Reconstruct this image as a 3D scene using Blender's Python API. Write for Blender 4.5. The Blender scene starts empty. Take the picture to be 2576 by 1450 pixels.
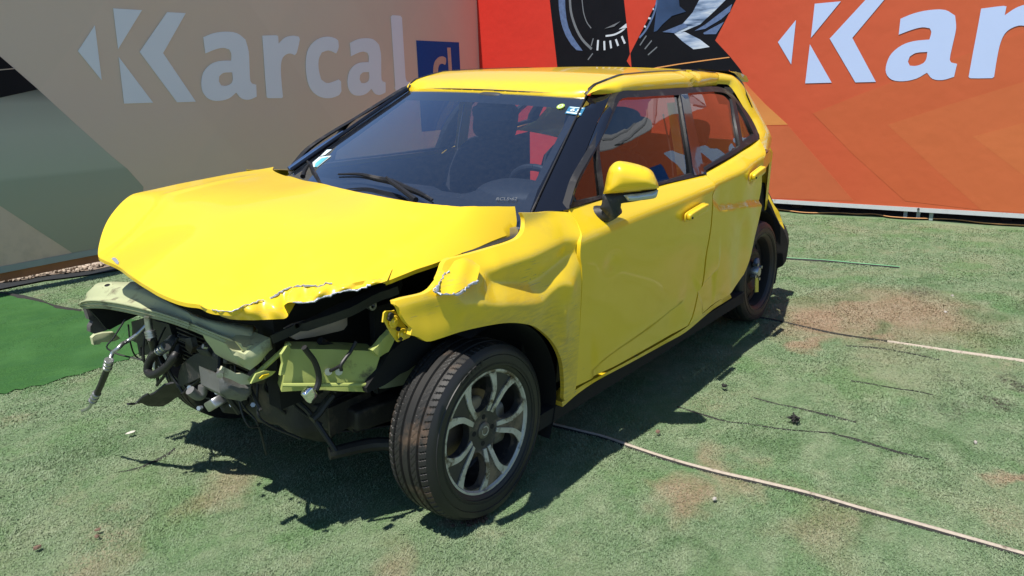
import bpy, bmesh, math, random
import numpy as np
from mathutils import Vector, Matrix
from mathutils.geometry import delaunay_2d_cdt
random.seed(7); RNG=np.random.default_rng(7)
SC=bpy.context.scene; COL=SC.collection
# ---------------- camera
cd=bpy.data.cameras.new('camera'); cam=bpy.data.objects.new('camera',cd); COL.objects.link(cam); SC.camera=cam
cd.sensor_fit='HORIZONTAL'; cd.sensor_width=36.; cd.lens=36*1861.600/2576.; cd.clip_start=.05; cd.clip_end=500
cam.matrix_world=Matrix(((-0.615559,-0.224551,0.755423,1.670009),(0.787466,-0.137099,0.600917,2.226709),(-0.031368,0.964770,0.261219,1.385967),(0.000000,0.000000,0.000000,1.000000)))
# ---------------- sky, sun, exposure
SUN=Vector((.40,-.012,.917)).normalized()
w=bpy.data.worlds.new('World'); SC.world=w; w.use_nodes=True
wn=w.node_tree.nodes; sky=wn.new('ShaderNodeTexSky'); sky.sky_type='NISHITA'; sky.sun_disc=False
sky.sun_elevation=math.asin(SUN.z); sky.sun_rotation=math.atan2(SUN.x,SUN.y); sky.air_density=.85; sky.dust_density=.05; sky.ozone_density=5.
w.node_tree.links.new(sky.outputs[0],wn['Background'].inputs[0]); wn['Background'].inputs[1].default_value=.10
sd=bpy.data.lights.new('sun','SUN'); sd.energy=4.9; sd.angle=math.radians(.53); sd.color=(1.,.95,.87)
so=bpy.data.objects.new('sun',sd); COL.objects.link(so); so.rotation_euler=SUN.to_track_quat('Z','Y').to_euler()
SC.view_settings.view_transform='Standard'; SC.view_settings.look='None'; SC.view_settings.gamma=1.; SC.view_settings.use_curve_mapping=False
SC.view_settings.exposure=.37
SC.cycles.max_bounces=8; SC.cycles.transparent_max_bounces=12
# ---------------- measured outlines, metres
D={
'hood_ctrl':[(-0.2893,0.661,1.032),(-0.1502,0.5808,1.043),(-0.0549,0.4199,1.05),(-0.0623,0.1349,1.05),(-0.1147,-0.2518,1.047),(-0.2505,-0.6264,1.045),(-0.2687,-0.68,1.0474),(0.074,-0.69,1.0283),(0.2746,-0.69,1.0125),(0.3553,-0.68,1.0047),(0.479,-0.62,0.9398),(0.5744,-0.52,0.8544),(-0.2286,0.68,0.9493),(-0.0625,0.68,0.9325),(0.067,0.675,0.9232),(0.1801,0.66,0.9114),(-0.2748,0.685,0.9613),(0.6249,-0.2472,0.848),(0.6731,0.093,0.845),(0.6487,0.2694,0.842),(0.5989,0.3986,0.845),(0.4806,0.412,0.862),(0.4283,0.494,0.875),(0.3662,0.5629,0.89),(0.3,0,0.985),(0.05,0,1.035),(0.5,-0.1,0.925),(0.35,-0.4,0.985),(0.3,0.35,0.955)],
'hood_out':[(-0.2897,0.6607),(-0.2371,0.6281),(-0.1509,0.5802),(-0.0867,0.5158),(-0.0548,0.4199),(-0.0442,0.2978),(-0.0642,0.1327),(-0.0716,-0.0292),(-0.1183,-0.2565),(-0.1603,-0.4035),(-0.1613,-0.436),(-0.2023,-0.555),(-0.2379,-0.6337),(-0.2723,-0.6749),(-0.1244,-0.7148),(0.074,-0.69),(0.2022,-0.6888),(0.2747,-0.6897),(0.3224,-0.6806),(0.3522,-0.6784),(0.3896,-0.6636),(0.4316,-0.6432),(0.48,-0.6181),(0.5123,-0.5941),(0.5441,-0.5607),(0.5712,-0.5233),(0.5897,-0.4828),(0.595,-0.447),(0.6093,-0.3355),(0.6249,-0.2472),(0.647,-0.1485),(0.6631,-0.0462),(0.6699,0.0328),(0.6731,0.093),(0.6701,0.1743),(0.6617,0.2263),(0.6487,0.2694),(0.6499,0.3031),(0.6455,0.3348),(0.6363,0.3586),(0.624,0.3846),(0.6053,0.3934),(0.583,0.3896),(0.5638,0.3981),(0.538,0.4009),(0.5246,0.411),(0.5026,0.4129),(0.4798,0.4109),(0.4611,0.4223),(0.4405,0.4459),(0.4306,0.4759),(0.4177,0.5018),(0.3954,0.516),(0.3797,0.545),(0.3501,0.5775),(0.3176,0.6005),(0.292,0.6181),(0.2801,0.6376),(0.2881,0.6402),(0.2295,0.6517),(0.1801,0.66),(0.1238,0.6703),(0.067,0.675),(0.0063,0.6781),(-0.0625,0.68),(-0.1396,0.6777),(-0.1931,0.6785),(-0.2273,0.6811),(-0.2539,0.6825),(-0.27,0.6811),(-0.279,0.6777),(-0.2828,0.6734)],
'lip_crest':[(0.6487,0.2694,0.842),(0.6499,0.3031,0.8393),(0.6455,0.3348,0.8385),(0.6363,0.3586,0.8394),(0.624,0.3846,0.8404),(0.6053,0.3934,0.8442),(0.583,0.3896,0.8491),(0.5638,0.3981,0.8505),(0.538,0.4009,0.8534),(0.5246,0.411,0.8535),(0.5026,0.4129,0.8568),(0.4798,0.4109,0.8625),(0.4611,0.4223,0.8678),(0.4405,0.4459,0.8741),(0.4306,0.4759,0.8757),(0.4177,0.5018,0.8786),(0.3954,0.516,0.8864),(0.3797,0.545,0.8883),(0.3501,0.5775,0.8923),(0.3176,0.6005,0.8967),(0.292,0.6181,0.8989),(0.2801,0.6376,0.8951)],
'lip_low':[(0.644,0.262,0.8379),(0.6351,0.2752,0.8268),(0.6256,0.2891,0.8157),(0.6168,0.3013,0.81),(0.6117,0.309,0.8028),(0.6012,0.3325,0.7968),(0.5909,0.355,0.7967),(0.5704,0.4,0.8002),(0.5448,0.4367,0.8033),(0.5166,0.4693,0.8052),(0.51,0.475,0.8084),(0.5044,0.475,0.8138),(0.5116,0.4713,0.8347),(0.5128,0.4693,0.8447),(0.5008,0.475,0.8511),(0.4783,0.4937,0.8493),(0.4518,0.5219,0.8508),(0.4274,0.54,0.8617),(0.4023,0.5575,0.8711),(0.3774,0.575,0.8755),(0.3442,0.6031,0.8801),(0.3239,0.62,0.8865),(0.2883,0.648,0.898)],
'hood_chip':[(0.5904,-0.3755,0.851),(0.5844,-0.3684,0.8551),(0.5868,-0.3482,0.8559),(0.5999,-0.3022,0.8541),(0.611,-0.2838,0.8506),(0.6083,-0.3041,0.8495)],
'hood_crease':[(-0.1826,-0.6115,1.0384),(0.0045,-0.5848,1.0309),(0.157,-0.547,1.025),(0.2561,-0.5453,1.0145),(0.2843,-0.5521,1.0098),(0.3617,-0.4696,0.9819),(0.4611,-0.4311,0.9264),(0.539,-0.4275,0.8767),(0.5867,-0.4499,0.8469)],
'ditch':[(-0.9499,0.503,1.3746),(-0.9615,0.508,1.3934),(-1.0062,0.512,1.4144),(-1.1086,0.515,1.4351),(-1.0232,0.515,1.4333),(-1.0988,0.515,1.4435),(-1.2007,0.515,1.4511),(-1.3882,0.512,1.4581),(-1.5537,0.508,1.4628),(-1.8769,0.5,1.4688)],
'hdr_far':[(-0.9626,-0.503,1.3817)],
'rail_low':[(-0.9559,0.528,1.3768),(-0.9766,0.553,1.3781),(-1.0178,0.58,1.38),(-1.0603,0.6,1.3872),(-1.2361,0.5993,1.3899),(-1.3675,0.5962,1.3899),(-1.5844,0.5894,1.3919),(-1.8218,0.5833,1.3923),(-2.1721,0.5475,1.3926),(-2.302,0.5403,1.3809)],
'cp_in':[(-2.1647,0.535,1.3994),(-2.2226,0.545,1.3987),(-2.2827,0.555,1.3953),(-2.3027,0.572,1.3749),(-2.311,0.595,1.343),(-2.3196,0.625,1.2978),(-2.3282,0.655,1.2525),(-2.342,0.68,1.2093),(-2.3324,0.71,1.1759),(-2.3233,0.73,1.153),(-2.3147,0.743,1.1407),(-2.2702,0.7622,1.1249),(-2.2316,0.7905,1.1012),(-2.1999,0.8166,1.0788)],
'cp_out':[(-2.2336,0.5,1.4573),(-2.3125,0.5138,1.4517),(-2.386,0.5315,1.4424),(-2.4227,0.5515,1.4188),(-2.4788,0.5654,1.3852),(-2.5313,0.5792,1.3424),(-2.5745,0.5946,1.2962),(-2.5863,0.6154,1.2565),(-2.5926,0.6415,1.2143),(-2.6003,0.6669,1.1749),(-2.6223,0.6877,1.1313),(-2.654,0.6962,1.0887),(-2.6219,0.7031,1.0476),(-2.5344,0.71,1.0145)],
'qlow':[(-2.4326,0.74,1.0286),(-2.6186,0.7,1.0317),(-2.7472,0.68,0.9997),(-2.7074,0.68,0.9548),(-2.5982,0.7,0.9343),(-2.4373,0.74,0.9328),(-2.3949,0.75,0.9989)],
'spoiler':[(-2.6317,0.45,1.4589),(-2.717,0.45,1.4505),(-2.8106,0.45,1.4333),(-2.8503,0.45,1.409),(-2.8452,0.45,1.397),(-2.8106,0.45,1.4023),(-2.7311,0.45,1.4269)],
'rear_black':[(-2.3849,0.53,1.4625),(-2.4686,0.53,1.4512),(-2.4665,0.56,1.4268),(-2.431,0.6,1.4005),(-2.3591,0.66,1.3384),(-2.3733,0.69,1.2739)],
'fender':[(-0.1918,1.0371),(-0.1991,1.0195),(-0.1969,1.0033),(-0.1818,0.9871),(-0.1577,0.9754),(-0.1305,0.9674),(-0.0777,0.9619),(-0.0299,0.9593),(0.0408,0.9534),(0.1111,0.9507),(0.1477,0.95),(0.1723,0.9425),(0.1895,0.9345),(0.2225,0.9208),(0.2539,0.9094),(0.2783,0.9004),(0.303,0.8954),(0.3306,0.8943),(0.3651,0.8938),(0.3926,0.8912),(0.3941,0.8829),(0.3864,0.8746),(0.3806,0.8516),(0.3679,0.8264),(0.3546,0.8108),(0.362,0.7933),(0.3376,0.7813),(0.3128,0.763),(0.2634,0.7614),(0.2106,0.7615),(0.1419,0.7564),(0.0696,0.7487),(-0.0071,0.7358),(-0.0956,0.7079),(-0.1721,0.6716),(-0.2462,0.6132),(-0.3009,0.5465),(-0.3343,0.4896),(-0.3568,0.4208),(-0.3674,0.3753),(-0.3727,0.3416),(-0.3959,0.3184),(-0.4504,0.3504),(-0.4292,0.5588),(-0.4331,0.5339),(-0.4187,0.7043),(-0.4155,0.7693),(-0.4063,0.8343),(-0.396,0.8735),(-0.3999,0.9184),(-0.4186,0.9438),(-0.4312,0.9692),(-0.4345,0.9893),(-0.4322,1.0069),(-0.3476,1.0196),(-0.2758,1.0259),(-0.1967,1.0366)],
'front_door':[(-0.4354,1.0065),(-0.4381,0.9888),(-0.4348,0.9687),(-0.4235,0.9431),(-0.4039,0.9177),(-0.4004,0.8727),(-0.4107,0.8334),(-0.42,0.7683),(-0.4233,0.7031),(-0.428,0.6233),(-0.4344,0.5335),(-0.4418,0.4327),(-0.4509,0.3593),(-0.5004,0.3557),(-0.6115,0.3499),(-0.7303,0.3417),(-0.8887,0.3357),(-1.061,0.3291),(-1.2284,0.3253),(-1.4212,0.3237),(-1.4489,0.3627),(-1.4636,0.5234),(-1.4802,0.6494),(-1.5001,0.7721),(-1.4917,0.8793),(-1.4807,0.9414),(-1.5085,0.972),(-1.5179,1.017),(-1.5192,1.0162),(-1.1676,1.0171),(-0.9135,1.0185),(-0.6673,1.0197),(-0.4333,1.0168)],
'rear_door':[(-1.4342,0.3229),(-1.4635,0.3587),(-1.4777,0.5201),(-1.4939,0.6466),(-1.5136,0.7698),(-1.5049,0.8774),(-1.4948,0.9353),(-1.5163,0.9694),(-1.5284,1.0177),(-1.5274,1.0183),(-1.7239,1.0438),(-1.9342,1.0745),(-2.0967,1.094),(-2.22,1.1127),(-2.2636,1.1204),(-2.1968,1.0776),(-2.1305,1.0365),(-2.1419,0.9718),(-2.2008,0.8859),(-2.2248,0.837),(-2.2334,0.769),(-2.2213,0.6822),(-2.176,0.5903),(-2.1549,0.4821),(-2.1278,0.4176),(-2.0552,0.381),(-1.9372,0.3574),(-1.7276,0.3564),(-1.5745,0.3378)],
'sill':[(-0.3976,0.3083),(-0.4161,0.3083),(-0.4808,0.3272),(-0.6389,0.3233),(-0.9203,0.3087),(-1.2651,0.2977),(-1.4687,0.2971),(-1.7697,0.3333),(-2.0072,0.3343),(-2.0745,0.2908),(-1.7867,0.3046),(-1.4818,0.2712),(-1.2743,0.2775),(-0.9259,0.2933),(-0.6434,0.3083),(-0.5067,0.3029),(-0.4099,0.2835)],
'frame':[(-1.0417,1.3846),(-1.2273,1.3891),(-1.5014,1.3913),(-1.809,1.3901),(-2.1434,1.3865),(-2.2851,1.3646),(-2.2794,1.3162),(-2.2929,1.2442),(-2.3034,1.1562),(-2.2906,1.1377),(-2.2455,1.1259),(-1.9643,1.0913),(-1.7516,1.0616),(-1.5518,1.0345),(-1.5273,1.0213),(-1.1706,1.0224),(-0.914,1.0238),(-0.6675,1.0263),(-0.4287,1.0196),(-0.4411,1.0334),(-0.5144,1.1051),(-0.6465,1.1777),(-0.7677,1.2368),(-0.9151,1.3197)],
'g1':[(-0.4643,1.0369),(-0.4985,1.0787),(-0.5839,1.1356),(-0.6995,1.1966),(-0.6683,1.1174),(-0.6534,1.0344)],
'g2':[(-1.0364,1.3613),(-1.1943,1.3633),(-1.3917,1.3634),(-1.5754,1.3614),(-1.4924,1.2601),(-1.4326,1.1341),(-1.4196,1.0353),(-1.249,1.0319),(-1.0958,1.0304),(-0.8341,1.0307),(-0.6727,1.0305),(-0.6867,1.1155),(-0.7254,1.2054),(-0.8301,1.2629),(-0.9554,1.3284)],
'g3':[(-1.6745,1.3668),(-1.854,1.3681),(-2.0771,1.3631),(-2.1808,1.3495),(-2.1996,1.3271),(-2.0734,1.2446),(-2.0153,1.1747),(-1.991,1.11),(-1.7704,1.0768),(-1.5408,1.0413),(-1.542,1.1375),(-1.5923,1.2673)],
'g4':[(-2.2277,1.3138),(-2.2276,1.2576),(-2.2207,1.1892),(-2.2278,1.15),(-2.0345,1.1213),(-2.0952,1.2167)],
'bpillar':[(-1.5807,1.3644),(-1.6581,1.3655),(-1.5687,1.2445),(-1.5236,1.0348),(-1.5256,1.0244),(-1.4167,1.0262),(-1.4529,1.18),(-1.5114,1.2831)],
'apillar':[(-0.9589,0.5162,1.3666),(-0.9743,0.5173,1.3744),(-1.0175,0.5842,1.3791),(-0.9498,0.6057,1.3378),(-0.8506,0.628,1.2796),(-0.7025,0.6755,1.189),(-0.5436,0.7347,1.0895),(-0.4288,0.7859,1.0153),(-0.3894,0.7372,1.0078),(-0.3526,0.6769,1.0046),(-0.4499,0.6388,1.066),(-0.5521,0.613,1.1267),(-0.6663,0.5814,1.1952),(-0.8062,0.5481,1.2778)],
'hnd1':[(-1.1823,0.8794,0.8846),(-1.1833,0.8797,0.9063),(-1.218,0.8797,0.9173),(-1.343,0.8793,0.9167),(-1.3693,0.879,0.9063),(-1.3713,0.8787,0.8806),(-1.343,0.8786,0.8739),(-1.208,0.8792,0.8765)],
'hnd2':[(-1.9067,0.8773,0.9679),(-1.8995,0.8774,1.0011),(-1.9482,0.8744,1.0098),(-2.0292,0.8702,1.0115),(-2.0544,0.8685,0.9955),(-2.0596,0.8678,0.9661),(-2.0103,0.8708,0.9623),(-1.9363,0.8754,0.9616)],
'door_groove':[(-0.5422,0.4023),(-0.6063,0.4207),(-0.7321,0.4371),(-0.9002,0.4487),(-1.1178,0.4652),(-1.3464,0.4914)],
'door_groove2':[(-1.4502,0.489),(-1.4876,0.5272),(-1.5783,0.5463),(-1.6774,0.566)],
'rd_dent':[(-1.497,0.8916),(-1.5953,0.8482),(-1.7373,0.8326),(-1.9482,0.8175),(-2.2271,0.7802)],
'f_valley':[(0.1503,0.9178),(0.0964,0.9131),(0.0525,0.9033),(0.0169,0.8704),(-0.0584,0.8516),(-0.1536,0.829),(-0.2148,0.8344),(-0.3071,0.8609),(-0.399,0.8899)],
'f_ridge':[(0.1759,0.8287),(0.1339,0.8234),(0.0684,0.8082),(-0.0088,0.7937),(-0.1202,0.767),(-0.1916,0.7504),(-0.2286,0.7729),(-0.2717,0.793),(-0.3072,0.7931),(-0.3453,0.7729)],
'f_arch_ridge':[(-0.3193,0.5915),(-0.3086,0.6528),(-0.309,0.694)],
'flap':[(0.147,0.7806,0.9505),(0.11,0.7848,0.9516),(0.0852,0.797,0.9447),(0.0811,0.8203,0.9293),(0.1067,0.837,0.9139),(0.1264,0.8488,0.9021),(0.1561,0.8514,0.899),(0.1811,0.8535,0.8935),(0.2048,0.8549,0.8892),(0.2289,0.8537,0.8845),(0.2543,0.8477,0.8895),(0.2685,0.8416,0.8942),(0.2845,0.8275,0.9035),(0.2576,0.8186,0.911),(0.225,0.8081,0.9218),(0.1895,0.7938,0.9345)],
'bracket':[(0.4098,0.765,0.8581),(0.4018,0.765,0.8614),(0.3768,0.765,0.8549),(0.3688,0.765,0.8548),(0.3585,0.765,0.8345),(0.3338,0.765,0.7997),(0.3115,0.765,0.7688),(0.3186,0.765,0.7618),(0.3355,0.765,0.7616),(0.3653,0.765,0.7627),(0.3864,0.765,0.7943),(0.4065,0.765,0.8325),(0.4159,0.765,0.8339)],
'bolts':[(0.3915,0.765,0.8471),(0.3967,0.765,0.8398),(0.3783,0.765,0.826),(0.3666,0.765,0.8026),(0.3496,0.765,0.7811),(0.3599,0.765,0.7726)],
'beam_top':[(0.616,-0.6545,0.64),(0.6114,-0.6303,0.655),(0.6023,-0.5711,0.67),(0.5921,-0.4686,0.685),(0.5846,-0.3286,0.7),(0.5883,-0.1754,0.715),(0.5845,-0.0494,0.72),(0.5863,0.079,0.725),(0.5918,0.1531,0.73),(0.5986,0.0889,0.735),(0.5901,0.169,0.728),(0.5807,0.2343,0.721),(0.5691,0.2939,0.714),(0.5693,0.3076,0.707),(0.5799,0.3612,0.7)],
'beam_low':[(0.604,-0.6588,0.624),(0.5994,-0.6449,0.6217),(0.5903,-0.5864,0.6334),(0.5801,-0.5081,0.645),(0.5726,-0.3656,0.6597),(0.5763,-0.2091,0.678),(0.5725,-0.0798,0.6878),(0.5743,0.0507,0.694),(0.5798,0.126,0.6992),(0.5866,0.0606,0.7044),(0.5781,0.142,0.6968),(0.5687,0.2082,0.6885),(0.5571,0.2582,0.676),(0.5573,0.2831,0.6748),(0.5679,0.3448,0.6833)],
'beam_back':[(0.48,-0.8406,0.64),(0.4831,-0.8105,0.655),(0.4821,-0.768,0.67),(0.4737,-0.696,0.685),(0.4635,-0.5975,0.7),(0.459,-0.509,0.715),(0.4763,-0.3819,0.721),(0.5148,-0.1998,0.727),(0.5391,-0.0451,0.733),(0.5542,0.0843,0.739),(0.5566,0.1766,0.745),(0.5254,0.2256,0.74),(0.49,0.284,0.735),(0.4813,0.2902,0.73),(0.4914,0.2885,0.725)],
'beam_hole':[(0.5076,-0.6439,0.668)],
'rail':[(0.4805,0.43,0.6954),(0.3825,0.5,0.6786),(0.2725,0.56,0.6542),(0.2509,0.56,0.6327),(0.2858,0.55,0.55),(0.2966,0.545,0.5253),(0.4253,0.5,0.5585),(0.5194,0.43,0.572),(0.5031,0.43,0.6207),(0.4948,0.43,0.6675)],
'rail_rib':[(0.52,0.44,0.5991),(0.4271,0.505,0.5849),(0.2901,0.555,0.553)],
'rail_holes':[(0.4268,0.455,0.6133),(0.4035,0.465,0.5892),(0.3441,0.5,0.5786)],
'clips':[(0.3886,0.48,0.6095),(0.3583,0.49,0.6021)],
'rail_flange':[(0.4966,0.45,0.7185),(0.4886,0.45,0.7022),(0.5008,0.45,0.6746),(0.5165,0.45,0.6307),(0.5297,0.45,0.6317),(0.5188,0.45,0.6665),(0.5235,0.45,0.6957)],
'horn':[(0.3092,0.6,0.6775),(0.2909,0.6,0.6862),(0.2673,0.6,0.7079),(0.2393,0.6,0.7214),(0.2174,0.6,0.6969),(0.2474,0.6,0.6547),(0.2885,0.6,0.6513)],
'shield':[(0.3191,0.57,0.5526),(0.2203,0.57,0.6387),(0.1372,0.57,0.6644),(0.0977,0.57,0.6529),(0.0473,0.57,0.6204),(0.0164,0.57,0.5912),(0.1423,0.57,0.5525),(0.216,0.57,0.5428),(0.2773,0.57,0.5339),(0.3136,0.57,0.5339)],
'liner':[(0.2047,0.5,0.4896),(0.1111,0.5,0.5231),(0.0217,0.5,0.5345),(0.0337,0.5,0.5014),(0.1036,0.5,0.4659),(0.1783,0.5,0.4815)],
'tank':[(0.4273,0.36,0.7208),(0.3942,0.36,0.7277),(0.2751,0.36,0.7211),(0.2137,0.36,0.7238),(0.2136,0.36,0.7064),(0.2074,0.36,0.7009),(0.2101,0.36,0.6765),(0.2249,0.36,0.6651),(0.2434,0.36,0.6646),(0.3401,0.36,0.6736),(0.4064,0.36,0.6838),(0.4216,0.36,0.6956)],
'bar':[(0.5227,0.4,0.7487),(0.4943,0.4086,0.7529),(0.4634,0.4171,0.7573),(0.3783,0.4429,0.7848),(0.2761,0.4771,0.8195),(0.1756,0.5086,0.8435),(0.1237,0.5343,0.842),(0.1674,0.56,0.8423),(0.2141,0.5343,0.8249),(0.3173,0.5086,0.7971),(0.3652,0.4771,0.7712),(0.4221,0.4429,0.7474),(0.4388,0.4171,0.7469),(0.4642,0.4086,0.7444),(0.5007,0.4,0.7423)],
'bolt_eye':[(0.2804,0.5,0.7858),(0.2227,0.5,0.7765)],
'wire1':[(0.4793,0.5,0.7222),(0.4691,0.5,0.7053),(0.4484,0.5,0.6709),(0.4376,0.5,0.632),(0.438,0.5,0.6035),(0.45,0.5,0.5808)],
'wire2':[(0.3165,0.53,0.6983),(0.3399,0.53,0.673),(0.3579,0.53,0.6606),(0.3783,0.53,0.642),(0.3775,0.53,0.6255)],
'wire3':[(0.3626,0.51,0.6316),(0.3861,0.51,0.6284),(0.4029,0.51,0.6275)],
'wire4':[(0.3642,0.42,0.6895),(0.328,0.42,0.6603),(0.2633,0.42,0.6369),(0.1947,0.42,0.6201),(0.1369,0.42,0.6146)],
'connector':[(0.4755,0.51,0.5838)],
'hose_low':[(0.3321,0.42,0.4965),(0.3646,0.42,0.4756),(0.3877,0.42,0.4574),(0.4144,0.42,0.4448)],
'crash_can':[(0.6489,0.38,0.7487),(0.6288,0.38,0.7199),(0.595,0.38,0.7008),(0.5533,0.38,0.717),(0.5082,0.38,0.7242),(0.4991,0.38,0.6857),(0.5431,0.38,0.6637),(0.5825,0.38,0.647),(0.6156,0.38,0.6784),(0.63,0.38,0.7089)],
'mount_plate':[(0.6657,0.36,0.6607),(0.6522,0.36,0.6764),(0.6347,0.36,0.6619),(0.613,0.36,0.6414),(0.5952,0.36,0.6369),(0.5665,0.36,0.6152),(0.5582,0.36,0.6033),(0.575,0.36,0.5941),(0.6019,0.36,0.6035),(0.6296,0.36,0.628),(0.6488,0.36,0.6419)],
'mount_block':[(0.6579,0.34,0.6482),(0.6349,0.34,0.6301),(0.6153,0.34,0.616),(0.5873,0.34,0.5912),(0.5597,0.34,0.5845),(0.5627,0.34,0.5565),(0.5802,0.34,0.5414),(0.5988,0.34,0.5437),(0.6392,0.34,0.5663),(0.6601,0.34,0.5918)],
'strut':[(0.5768,0.36,0.6067),(0.4547,0.4,0.6952)],
'plate2':[(0.5959,0.4,0.6158),(0.5749,0.4,0.6381),(0.5497,0.4,0.64),(0.5125,0.4,0.626),(0.5262,0.4,0.6186),(0.5555,0.4,0.6136)],
'yellow_chip':[(0.5626,0.405,0.6234),(0.5509,0.405,0.6298),(0.5304,0.405,0.6274),(0.5293,0.405,0.6225),(0.5553,0.405,0.6179)],
'chip_light':[(0.6084,0.37,0.7398),(0.5945,0.37,0.7299),(0.5924,0.37,0.7206),(0.581,0.37,0.7142),(0.5682,0.37,0.7191),(0.5471,0.37,0.7127),(0.5607,0.37,0.7021),(0.5739,0.37,0.6945),(0.5858,0.37,0.6982)],
'splash':[(0.62,-0.3674,0.3063),(0.5914,-0.3869,0.3111),(0.5671,-0.3171,0.3725),(0.5457,-0.3538,0.3663),(0.5243,-0.2751,0.4055),(0.48,-0.2455,0.4265),(0.4414,-0.3375,0.3339),(0.42,-0.2138,0.3947),(0.42,-0.222,0.3555),(0.4329,-0.2652,0.3061),(0.4543,-0.3529,0.294),(0.4757,-0.416,0.2724),(0.52,-0.4104,0.2737),(0.57,-0.3626,0.2948),(0.62,-0.3511,0.2972)],
'splash2':[(0.52,-0.1835,0.4533),(0.52,-0.1512,0.4892),(0.52,-0.0553,0.5633),(0.52,-0.0009,0.5864),(0.52,-0.0228,0.4828),(0.52,-0.1009,0.4456),(0.52,-0.1917,0.404)],
'splash2b':[(0.5,-0.2194,0.4278),(0.5,-0.1799,0.4889),(0.5,-0.0799,0.5533),(0.5,0.033,0.5955),(0.5,0.0886,0.5964),(0.5,0.0942,0.5683),(0.5,0.0605,0.5361),(0.5,0.0167,0.5141),(0.5,-0.1432,0.4312),(0.5,-0.236,0.3847)],
'headbox':[(0.4,-0.741,0.4928),(0.4,-0.6114,0.5391),(0.4,-0.4369,0.5489),(0.4,-0.4052,0.4943),(0.4,-0.4205,0.4613),(0.4,-0.5756,0.4009),(0.4,-0.7135,0.35),(0.4,-0.723,0.3769),(0.4,-0.7285,0.4024),(0.4,-0.7614,0.4079)],
'headbox_lid':[(0.41,-0.684,0.4428),(0.41,-0.6519,0.468),(0.41,-0.6043,0.477),(0.41,-0.6176,0.4283),(0.41,-0.6594,0.4114),(0.41,-0.6974,0.3953)],
'bumper_end':[(0.5734,-0.7,0.6013),(0.5618,-0.7,0.5921),(0.5485,-0.7,0.5803),(0.5332,-0.7,0.5428),(0.5205,-0.7,0.5246),(0.5108,-0.7,0.4985),(0.5343,-0.7,0.4967),(0.5575,-0.7,0.4949),(0.5711,-0.7,0.5051),(0.5696,-0.7,0.5277),(0.5575,-0.7,0.5453),(0.5708,-0.7,0.5572)],
'bumper_end2':[(0.5537,-0.74,0.4673),(0.5389,-0.74,0.4758),(0.5116,-0.74,0.4765),(0.4749,-0.74,0.4703),(0.4498,-0.74,0.4345),(0.4746,-0.74,0.4308),(0.5246,-0.74,0.4414),(0.5296,-0.74,0.4343),(0.554,-0.74,0.4395)],
'bumper_dark':[(0.5952,-0.62,0.6239),(0.5166,-0.62,0.6036),(0.4101,-0.62,0.5527),(0.4428,-0.62,0.5487),(0.4755,-0.62,0.5407),(0.5358,-0.62,0.5242),(0.5461,-0.62,0.5313),(0.5661,-0.62,0.5738)],
'hose_ac':[(0.5,-0.3921,0.5869),(0.5286,-0.4114,0.5548),(0.5571,-0.4364,0.5294),(0.5857,-0.4094,0.5347),(0.6057,-0.4046,0.5243),(0.6171,-0.4239,0.5073),(0.6286,-0.4192,0.4924),(0.64,-0.4089,0.4831)],
'hose_rub':[(0.64,-0.4114,0.4824),(0.64,-0.43,0.4538),(0.64,-0.4544,0.4273),(0.64,-0.5044,0.3728),(0.64,-0.5546,0.3211)],
'hose_fer1':[(0.64,-0.4061,0.4916),(0.64,-0.4176,0.4729),(0.64,-0.4317,0.4534)],
'hose_fer2':[(0.64,-0.5539,0.3234),(0.64,-0.578,0.3016),(0.64,-0.6089,0.2733)],
'hose_tip':[(0.64,-0.6089,0.2733),(0.64,-0.642,0.2396),(0.64,-0.6756,0.2184),(0.64,-0.7185,0.1976)],
'pipe_up':[(0.58,-0.2044,0.6812),(0.58,-0.2044,0.6556),(0.58,-0.2044,0.6298)],
'pipe_fer':[(0.58,-0.2022,0.6303),(0.58,-0.1975,0.6092)],
'hose_big':[(0.57,-0.2192,0.6011),(0.545,-0.2628,0.5489),(0.52,-0.2969,0.4935),(0.51,-0.2882,0.4609),(0.5,-0.2751,0.4452)],
'hose_loop':[(0.54,-0.2304,0.5478),(0.545,-0.2792,0.5138),(0.55,-0.3133,0.4712),(0.555,-0.3142,0.445),(0.56,-0.2674,0.4477),(0.55,-0.2236,0.4719),(0.54,-0.1863,0.5017),(0.53,-0.1636,0.5311),(0.52,-0.1667,0.5386)],
'loop_fit':[(0.54,-0.24,0.5377),(0.54,-0.183,0.5709)],
'white_part':[(0.4,-0.6393,0.3758),(0.4,-0.5161,0.416),(0.4,-0.4126,0.4633),(0.4,-0.3012,0.4707),(0.4,-0.3531,0.4326),(0.4,-0.4811,0.3692),(0.4,-0.6041,0.3229),(0.4,-0.6331,0.3374)],
'metal_clip':[(0.47,-0.2452,0.5656),(0.47,-0.1954,0.5717),(0.47,-0.1522,0.584),(0.47,-0.146,0.5512),(0.47,-0.1656,0.5232),(0.47,-0.1971,0.5346),(0.47,-0.1915,0.5592),(0.47,-0.2434,0.5582)],
'pipe_low':[(0.6835,0.22,0.5741),(0.6708,0.22,0.5573),(0.6571,0.22,0.5462),(0.6474,0.22,0.5519),(0.6416,0.22,0.5745)],
'rb_strip':[(-2.95,0.5703,0.7973),(-2.9654,0.5876,0.7515),(-2.9808,0.6145,0.6966),(-2.9962,0.6408,0.648),(-3.0115,0.6694,0.6094),(-3.0269,0.69,0.5563),(-3.0423,0.7089,0.4891),(-3.0423,0.6904,0.5068),(-3.0269,0.6766,0.529),(-3.0115,0.6559,0.5542),(-2.9962,0.6572,0.5902),(-2.9808,0.6297,0.6488),(-2.9654,0.6146,0.6855),(-2.95,0.5884,0.7338)],
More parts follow.
